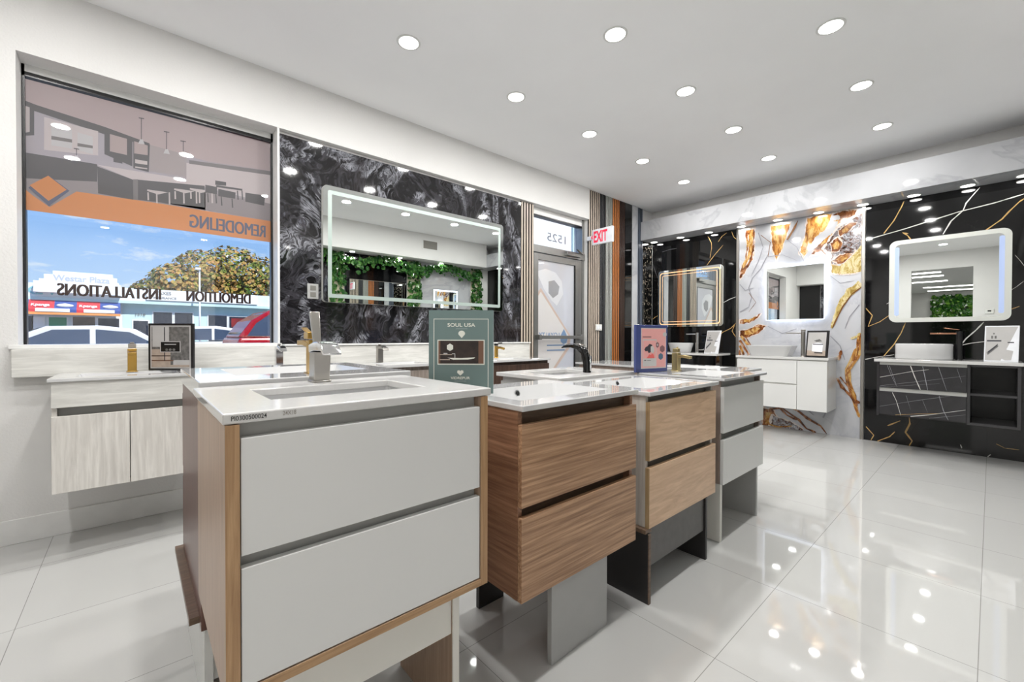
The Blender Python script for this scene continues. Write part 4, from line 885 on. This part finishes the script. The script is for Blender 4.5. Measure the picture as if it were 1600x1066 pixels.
def art2(b, P, U, Vv):
    quad(b, P, .14, .95, .075, .935, 'pg3', .0012); quad(b, P, .16, .93, .095, .92, 'pink', .0016)
    quad(b, P, .19, .46, .735, .757, 'mauve', .0022)
    quad(b, P, .19, .63, .12, .695, 'pg3', .002); quad(b, P, .21, .61, .29, .67, 'pink', .0024)
    hexa(b, P, .90, .80, .07, .05, 'pg3', .002); hexa(b, P, .66, .575, .06, .065, 'mauve', .0022); hexa(b, P, .82, .49, .09, .08, 'mauve', .0022); hexa(b, P, .77, .325, .085, .075, 'bluep', .0022); hexa(b, P, .66, .575, .025, .025, 'pg3', .0026)
    # plain portrait silhouette: dark hair, pale face, red top
    b.face([P(a, c, .0028) for a, c in ((.24, .48), (.28, .53), (.34, .55), (.40, .60), (.48, .58), (.53, .53), (.46, .48), (.44, .42), (.38, .40), (.34, .45), (.28, .44))], 'ink')
    b.face([P(a, c, .0030) for a, c in ((.44, .54), (.50, .56), (.56, .50), (.55, .43), (.50, .39), (.44, .44))], 'pg3')
    b.face([P(a, c, .0032) for a, c in ((.31, .295), (.56, .295), (.54, .36), (.49, .40), (.44, .36), (.40, .38))], 'salmon')
    quad(b, P, .24, .30, .24, .26, 'pg1', .0026); quad(b, P, .33, .45, .24, .25, 'pg1', .0026)
board('display_sign', 'pink poster in a blue frame standing beside the champagne tap', 'sign', (2.245, 1.412), (2.50, 1.35), .886, .288, .02, 'pink', 'navy', art2)
def art3(b, P, U, Vv):
    quad(b, P, .05, .95, .045, .955, 'pg3', .001); quad(b, P, .08, .92, .07, .93, 'pg1', .0014); quad(b, P, .08, .5, .07, .45, 'pg2', .0018); quad(b, P, .1, .47, .5, .93, 'pg3', .0018)
    quad(b, P, .08, .5, .30, .32, 'pic_dark', .0022); quad(b, P, .08, .58, .2, .22, 'pic_brown', .0022); quad(b, P, .36, .38, .2, .92, 'ink', .0022); quad(b, P, .56, .92, .1, .22, 'pg3', .0022); quad(b, P, .08, .92, .07, .12, 'pg2', .0024)
    quad(b, P, .27, .73, .385, .62, 'pg3', .0026); quad(b, P, .29, .71, .40, .605, 'black', .003)
    quad(b, P, .37, .63, .545, .562, 'pg3', .0034)
    for a in (.42, .5, .58): hexa(b, P, a, .44, .035, .03, 'pg1', .0034)
board('picture_frame', 'black framed print with dark centre label on the window vanity', 'picture', (.052, 3.262), (.248, 3.09), .898, .275, .015, 'pg3', 'black_frame', art3)
def art4(b, P, U, Vv):
    quad(b, P, .07, .92, .06, .93, 'pg3', .001); quad(b, P, .07, .92, .06, .25, 'pg2', .0014)
    b.face([P(a, c, .002) for a, c in ((.3, .22), (.78, .2), (.8, .5), (.55, .55), (.3, .5))], 'sign_white'); b.face([P(a, c, .0024) for a, c in ((.36, .62), (.62, .68), (.74, .60), (.5, .57))], 'pg1'); quad(b, P, .33, .8, .47, .5, 'ink', .0026); quad(b, P, .42, .8, .15, .19, 'ink', .0026)
board('picture_frame', 'black framed monochrome print on the white wall vanity', 'picture', (5.58, 1.375), (5.52, 1.165), .883, .295, .02, 'pg3', 'black_frame', art4, lean=.12)
def art5(b, P, U, Vv):
    quad(b, P, .04, .96, .03, .97, 'sign_white', .001); b.face([P(.04, .03, .0014), P(.5, .03, .0014), P(.96, .97, .0014), P(.04, .97, .0014)], 'pg3')
    quad(b, P, .08, .5, .56, .60, 'ink', .002); quad(b, P, .2, .26, .64, .72, 'pg1', .002); quad(b, P, .3, .36, .64, .72, 'pg1', .002); quad(b, P, .25, .30, .76, .8, 'pg1', .002)
    b.face([P(a, c, .0022) for a, c in ((.08, .25), (.4, .5), (.42, .42), (.12, .18))], 'pg1'); b.face([P(a, c, .0024) for a, c in ((.12, .27), (.38, .47), (.39, .44), (.14, .23))], 'ink')
    b.face([P(a, c, .002) for a, c in ((.5, .1), (.62, .04), (.8, .05), (.85, .3), (.6, .35))], 'pg3'); quad(b, P, .68, .86, .52, .55, 'ink', .002)
board('open_catalogue', 'white catalogue with grey product pictures on the charcoal vanity', 'catalogue', (5.56, .045), (5.52, -.15), .896, .31, .012, 'sign_white', 'sign_white', art5, lean=.1)
board('open_catalogue', 'white catalogue with grey photos on the black gloss vanity', 'catalogue', (5.58, 2.50), (5.52, 2.30), .891, .30, .012, 'sign_white', 'sign_white', art5, lean=.2)

# ---------------------------------------------------------------- right-hand wall seen in the wide mirror
yw = YR+.012
def rpanel(nm, label, x0, x1, m, z0=0, z1=2.514): return tag(bx(nm, None, x0, x1, YR, yw, z0, z1, m), label, 'wall panel')
rpanel('marble_wall_panel', 'black gold-veined slab between ivy columns, seen in the wide mirror', 2.72, 3.90, 'blackmarble')
rpanel('marble_wall_panel', 'white marble slab with lit mirror, seen in the wide mirror', 4.20, 5.40, 'whitemarble')
rpanel('marble_wall_panel', 'dark slab at the left end of the ivy wall', .9, 2.44, 'swirl')
mirror('large plain mirror on the black slab of the ivy wall', 'Y', yw+.002, 2.80, 3.84, .9, 2.06, .02, .004, [(.004, 'steel', 'rim')])
mirror('lit mirror on the white slab of the ivy wall', 'Y', yw+.002, 4.47, 5.05, 1.35, 2.0, .035, .01, [(.03, 'led_white', 'lit_band')])
def leaf(b, c, s, m='leaf', facing=(0, 1, 0)):
    f = V(facing); n = (f+V((random.uniform(-.6, .6), random.uniform(-.6, .6), random.uniform(-.2, .7)))).normalized()
    u = n.cross(V((0, 0, 1))).normalized(); a = random.uniform(0, 6.28); w_ = n.cross(u); u, w_ = u*math.cos(a)+w_*math.sin(a), w_*math.cos(a)-u*math.sin(a)
    c = V(c); fold = n*s*.15
    b.face([c-w_*s*.5, c+u*s*.45-w_*s*.2-fold, c+u*s*.38+w_*s*.25-fold, c+w_*s*.6, c-u*s*.38+w_*s*.25-fold, c-u*s*.45-w_*s*.2-fold], m)
for lab, x0, x1 in (('ivy column at the left of the wall seen in the wide mirror', 2.45, 2.71), ('ivy column between black and white slabs seen in the mirror', 3.91, 4.19), ('ivy column beside the far soffit seen in the mirror', 5.41, 5.68)):
    t = thing('ivy_column', lab, 'plant', ((x0+x1)/2, YR+.03, 0), 'ivy columns on the right hand wall')
    bx('trellis_board', t, x0+.01, x1-.01, YR+.001, YR+.02, 0, 2.51, 'trellis')
    b = MB()
    for i in range(330): leaf(b, (random.uniform(x0, x1), YR+random.uniform(.035, .08), random.uniform(.9, 2.5)), random.uniform(.05, .085))
    o = b.obj('ivy_leaves', t); o['kind'] = 'stuff'
b = MB()
for i in range(750):
    x = random.uniform(.9, 5.5); leaf(b, (x, YR+random.uniform(.135, .2), 2.5-abs(random.gauss(0, .09))-.05*(1+math.sin(x*5))), random.uniform(.055, .09))
tag(b.obj('ivy_garland'), 'long ivy garland hanging under the right hand soffit, seen in the wide mirror', 'plant')
vt = thing('air_vent', 'grey air vent on the right hand soffit, seen in the wide mirror', 'vent', (4.2, -.32, 2.8))
bx('vent_frame', vt, 4.02, 4.36, -.32, -.312, 2.70, 2.88, 'trim'); b = MB()
for i in range(7): b.box(4.045, 4.335, -.312, -.306, 2.722+i*.02, 2.734+i*.02, 'vent')
b.box(4.04, 4.34, -.3118, -.3105, 2.715, 2.865, 'dk_chan'); b.obj('louvre', vt)
# back wall items seen in the far mirrors
th = thing('thermostat', 'white thermostat with dark display, seen in the rounded mirror', 'thermostat', (XB, .04, 1.65))
bx('housing', th, XB, XB+.02, -.03, .10, 1.60, 1.70, 'plate', .006); bx('display', th, XB+.02, XB+.022, .01, .06, 1.645, 1.675, 'black')
tag(bx('dark_wall_panel', None, XB+.001, XB+.02, 2.95, 3.40, 0, 2.45, 's_black'), 'dark upright panel on the back wall, seen in the square mirror', 'wall panel')
tag(bx('marble_wall_panel', None, XB+.001, XB+.02, 1.95, 2.94, 0, 2.45, 'swirl'), 'swirled dark slab on the back wall, seen in the square mirror', 'wall panel')
struct(MB().box(XB, XB+.3, 1.90, 3.408, 2.46, ZC, 'wall').obj('trim_3'), 'boxed soffit above the back wall panels')
for i in range(2):
    downlight(XB+.15, 2.25+.45*i, 2.46, .045, 'soffit downlight over the dark back wall slab', 'soffit downlights on the back wall', SOF_E)
t = thing('wall_mirror', 'warm lit mirror on the back wall slab, seen in the square mirror', 'mirror', (XB+.03, 2.5, 1.5)); t['group'] = None
del t['group']
bx('mirror_back', t, XB+.021, XB+.045, 2.35, 2.85, 1.0, 1.98, 'led_warm'); b = MB(); b.face([(XB+.0455, 2.39, 1.04), (XB+.0455, 2.81, 1.04), (XB+.0455, 2.81, 1.94), (XB+.0455, 2.39, 1.94)], 'mirror2'); b.obj('mirror_glass', t)
# green wall of the rear room
gw = thing('green_wall', 'green plant wall in the rear room, seen in the rounded mirror', 'plant', (-9.9, .3, 0))
bx('backing', gw, -10.04, -10.0, -1.6, 1.45, 0, 2.6, 'leaf_b'); b = MB()
for i in range(1500): leaf(b, (-9.95+random.uniform(-.04, .08), random.uniform(-1.6, 1.45), random.uniform(.8, 2.6)), random.uniform(.08, .16), 'leaf_b', (1, 0, 0))
o = b.obj('leaves', gw); o['kind'] = 'stuff'

# ---------------------------------------------------------------- outside
def ext(n, c, r=.7, v=.05): M[n] = plain('outside_'+n, c, r, var=v, scale=1.5)
ext('asphalt', (128, 128, 130)); ext('walk', (196, 194, 188)); ext('stucco', (226, 232, 232)); ext('stucco_b', (196, 222, 222)); ext('dkglass', (44, 48, 60), .1); ext('awn_b', (40, 74, 150)); ext('awn_r', (206, 44, 58)); ext('awn_o', (228, 150, 84)); ext('sgn_w', (240, 240, 240)); ext('sgn_g', (60, 150, 110)); ext('ltr_b', (130, 190, 200)); ext('ltr_g', (110, 110, 112)); ext('ltr_l', (188, 196, 214)); ext('poster_r', (170, 50, 50), .4, .3); ext('poster_m', (120, 96, 80), .4, .5); ext('bark', (90, 70, 52)); ext('carwhite', (230, 230, 230), .15); ext('carred', (168, 24, 34), .15); ext('tyre', (26, 26, 26)); ext('carglass', (70, 84, 106), .05)
M['fol'] = agate('autumn_foliage', [(.34, (70, 92, 34)), (.44, (116, 124, 50)), (.5, (176, 152, 84)), (.57, (178, 126, 74)), (.66, (84, 108, 40))], .8, (1, 1, 1))
struct(MB().box(-60, 60, 3.70, 90, -.3, -.06, 'asphalt').obj('ground'), 'grey asphalt of the street and parking lot outside')
struct(MB().box(-20, 20, 3.70, 6.0, -.06, -.01, 'walk').obj('sidewalk'), 'pale concrete walk outside the shop window')
YX = 34.0
e2 = lambda x, y, Y=YX: on_y(x/3.5533, 380+y/3.5533, Y)
pl = thing('shopping_plaza', 'long low pale strip mall across the street with shop signs', 'building', (1, YX, 0))
b = MB(); b.box(-16, 22, YX, YX+8, -.06, 3.9, 'stucco'); b.box(-16, 22, YX-.5, YX, 3.15, 3.9, 'stucco'); b.box(-16, 22, YX-.55, YX+.1, 3.0, 3.16, 'stucco_b'); b.box(-.6, 22, YX-.02, YX, 0, 3.0, 'stucco_b'); b.obj('facade', pl)
b = MB()
P0, P1 = e2(295, 180, YX-.9), e2(650, 215, YX-.9)
for i, (a, c, h0, h1) in enumerate(((-.28, 1.06, 3.4, 3.98), (-.2, 1.03, 3.98, 4.1), (-.13, 1.0, 4.1, 4.35), (0, .93, 4.35, 4.55))):
    b.box(P0.x+(P1.x-P0.x)*a, P0.x+(P1.x-P0.x)*c, YX-1.0, YX-.4, h0, h1, 'sgn_w')
b.obj('parapet', pl)
b = MB(); yt = YX-1.01
b.text('Westar Plaza', (P0.x+.0, yt, 4.03), (P1.x-P0.x-.3, 0, 0), (0, 0, .32), 'ltr_l', .02)
a, c = e2(120, 275), e2(340, 275); b.text('OKE V', (a.x-.3, YX-.52, 3.28), (c.x-a.x+.2, 0, 0), (0, 0, .42), 'ltr_b', .03); b.obj('parapet_lettering', pl)
b = MB(); a, c = e2(860, 260), e2(1420, 300); b.box(a.x-.4, c.x, YX-.62, YX-.55, 3.25, 3.85, 'sgn_w')
b.text('TAXES', (a.x+.0, YX-.63, 3.58), (.75, 0, 0), (0, 0, .2), 'ltr_g', .02); b.text('INSURANCE', (a.x-.1, YX-.63, 3.33), (1.1, 0, 0), (0, 0, .13), 'ltr_g', .02); b.obj('tax_office_sign', pl)
# awnings with blue and red panels
xa0, xa1 = e2(118, 400).x-2.0, e2(668, 400).x
b = MB()
y_a = YX-.9
seg = [(118, 155, 'awn_b'), (155, 300, 'awn_r'), (300, 425, 'awn_b'), (425, 555, 'awn_r'), (555, 668, 'awn_b')]
for p, q, m in seg:
    xx0, xx1 = e2(p, 400, y_a).x, e2(q, 400, y_a).x
    b.prism([(xx0, y_a, 2.35), (xx0, y_a, 2.5), (xx0, YX-.56, 3.0), (xx0, YX-.56, 2.35)], (xx1-xx0, 0, 0), m)
b.box(e2(118, 400, y_a).x-3, e2(668, 400, y_a).x, y_a-.02, YX-.56, 2.22, 2.35, 'awn_o'); b.obj('awning', pl)
b = MB()
for p, q in ((195, 388), (465, 637)): b.box(e2(p, 400, y_a).x, e2(q, 400, y_a).x, y_a-.05, y_a-.02, 2.37, 2.55, 'sgn_w')
for p, q, tx in ((170, 275, 'Kpanga'), (440, 540, 'Kpanga')): b.text(tx, (e2(p, 400, y_a).x, y_a-.02, 2.62), (e2(q, 400, y_a).x-e2(p, 400, y_a).x, -.0, 0), (0, .25, .2), 'sgn_w', .02)
for p, q in ((310, 410), (570, 655)):
    x0_, x1_ = e2(p, 400, y_a).x, e2(q, 400, y_a).x; b.lathe(((x0_+x1_)/2, y_a+.12, 2.72), [(.01, -.14), (.28, -.05), (.34, 0), (.28, .06), (.01, .12)], 'sgn_w', 14, sy=.3)
b.obj('awning_sign', pl)
def win(p, q, z0, z1, m='dkglass', nm='window'):
    x0_, x1_ = e2(p, 400).x, e2(q, 400).x
    f = bx(nm, pl, x0_-.06, x1_+.06, YX-.06, YX-.01, z0-.06, z1+.06, 'sgn_w', 0); bx('pane', f, x0_, x1_, YX-.08, YX-.06, z0, z1, m, 0)
for p, q, z0, z1, m in ((118, 178, .6, 2.15, 'dkglass'), (185, 240, .9, 2.1, 'sgn_w'), (272, 370, .9, 2.1, 'sgn_g'), (405, 528, .8, 2.15, 'poster_m'), (545, 662, .8, 2.1, 'dkglass'), (852, 955, .8, 2.55, 'dkglass'), (970, 1068, .8, 2.55, 'dkglass'), (1157, 1258, .6, 2.45, 'dkglass'), (1272, 1370, .6, 2.4, 'dkglass')): win(p, q, z0, z1, m)
win(740, 822, .1, 2.0, nm='door')
b = MB(); b.text('1518', (e2(752, 400).x, YX-.09, 2.3), (.45, 0, 0), (0, 0, .14), 'ltr_g', .01); b.box(e2(1283, 400).x, e2(1360, 400).x, YX-.1, YX-.085, 1.7, 2.3, 'poster_r'); b.obj('shop_number', pl)
# tree behind the plaza
tr = thing('tree', 'broad autumn-coloured tree rising behind the strip mall', 'tree', (5, 47, 0))
b = MB(); b.tube([(5.5, 47, 0), (5.4, 47, 3), (5.0, 47, 5), (4.2, 47, 7)], [.4, .32, .25, .12], 'bark'); b.tube([(5.4, 47, 3), (7, 47, 6)], [.25, .1], 'bark'); b.obj('trunk', tr)
b = MB(); blobs = []
for x, z, r in ((1.2, 4.7, 1.6), (2.6, 5.6, 2.0), (4.6, 6.9, 2.3), (6.8, 7.4, 2.6), (9.0, 6.6, 2.6), (5.5, 5.2, 2.6), (8.5, 5, 2.6), (3.2, 4.4, 2.0), (11, 6, 2.4)):
    blobs.append((x, 47+random.uniform(-.8, .8), z, r))
for x, y, z, r in blobs:
    for i in range(1200):
        d = V((random.gauss(0, 1), random.gauss(0, 1), random.gauss(0, 1))).normalized(); k = random.uniform(.75, 1.06)
        if d.y > .5: continue
        leaf(b, (x+d.x*r*k, y+d.y*r*k, z+d.z*r*.8*k), random.uniform(.2, .4), 'fol', tuple(d))
o = b.obj('foliage', tr); o['kind'] = 'stuff'
lp = thing('street_lamp', 'thin white lamp post in front of the tree', 'lamp', (e2(1108, 150, 33).x, 32.6, 0))
b = MB(); x_ = e2(1108, 150, 32.6).x; b.tube([(x_, 32.6, 0), (x_, 32.6, 5.2)], [.06, .04], 'sgn_w', 8); b.obj('pole', lp); b = MB(); b.box(x_-.22, x_+.05, 32.4, 32.8, 5.2, 5.32, 'sgn_w'); b.obj('lamp_head', lp)
nb = thing('transom_backdrop', 'tall white building block added beyond the door to brighten the transom', 'building', (16, 13, 0))  # made-up sunlit white block, added so the transom and door look bright
bx('facade', nb, 7.5, 30, 13, 20, -.06, 9, 'sgn_w'); bx('string_course', nb, 7.4, 30, 12.93, 13, 4.6, 4.75, 'walk'); bx('corner_strip', nb, 15.2, 15.7, 12.9, 13, -.06, 9, 'stucco_b')
# parked cars
def car(label, cx, cy, L, H, paint, prof, wprof, rot=0):
    t = thing('parked_car', label, 'car', (cx, cy, 0)); Wd = 1.75; R = .33
    X = lambda u: cx+(u-.5)*L
    b = MB(); y0, y1 = cy-Wd/2, cy+Wd/2
    lo = [p for p in prof if p[1] <= .685]; up = [p for p in prof if p[1] >= .655 and .01 < p[0] < .95]
    b.prism([V((X(u), y0, v*H)) for u, v in lo], (0, Wd, 0), paint); b.prism([V((X(u), y0+.14, v*H)) for u, v in up], (0, Wd-.28, 0), paint); b.obj('car_body', t, bevel=.04)
    b = MB()
    for q in wprof:
        for yy_ in (y0+.132, y1-.132): b.face([V((X(u), yy_, v*H)) for u, v in q], 'carglass')
    b.obj('side_window', t)
    for e, dx in ((min(up), -.012), (max(up), .012)):
        top = min((p for p in up if p[1] > .9), key=lambda p: abs(p[0]-e[0])); b = MB()
        P_ = lambda k, yy_: V((X(e[0]+(top[0]-e[0])*k)+dx*1.6, yy_, (e[1]+(top[1]-e[1])*k)*H+.012)); b.face([P_(.12, y0+.22), P_(.9, y0+.26), P_(.9, y1-.26), P_(.12, y1-.22)], 'carglass'); b.obj('windscreen', t)
    for u in (.18, .80):
        for yy_ in (y0, y1-.2):
            b = MB(); n = 20
            b.loft([[V((X(u)+math.cos(2*PI*j/n)*R, yy_+d, R-.06+math.sin(2*PI*j/n)*R)) for j in range(n)] for d in (0, .2)], 'tyre'); wh = b.obj('wheel', t)
            b = MB(); b.disc((X(u), yy_-.004, R-.06), R*.6, (0, -1, 0), 'carwhite', 16); b.obj('hubcap', wh)
    return t
sed = [(0, .2), (1, .2), (1, .5), (.97, .62), (.80, .68), (.68, .95), (.55, 1), (.38, .98), (.22, .72), (.04, .64), (0, .5)]
car('white sedan parked outside below the shop signs', -.75, 12.2, 4.1, 1.30, 'carwhite', sed, [[(.26, .70), (.40, .93), (.52, .94), (.52, .70)], [(.54, .70), (.54, .94), (.66, .90), (.76, .70)]])
suv = [(0, .2), (1, .2), (1, .52), (.97, .60), (.8, .68), (.68, .95), (.6, 1), (.2, 1), (.12, .965), (.06, .85), (.015, .66), (0, .5)]
car('dark red SUV parked outside at the right edge of the window', 3.55, 9.4, 4.6, 1.62, 'carred', suv, [[(.045, .68), (.075, .82), (.12, .92), (.19, .94), (.19, .68)], [(.205, .68), (.205, .94), (.42, .94), (.42, .68)], [(.435, .68), (.435, .94), (.62, .93), (.74, .70)]])
car('white car with dark windows parked between sedan and SUV', 1.6, 16.0, 3.4, 1.4, 'carwhite', sed, [[(.26, .70), (.40, .93), (.52, .94), (.52, .70)], [(.54, .70), (.54, .94), (.66, .90), (.76, .70)]])

for o in bpy.data.objects:
    if '_o' in o: del o['_o']
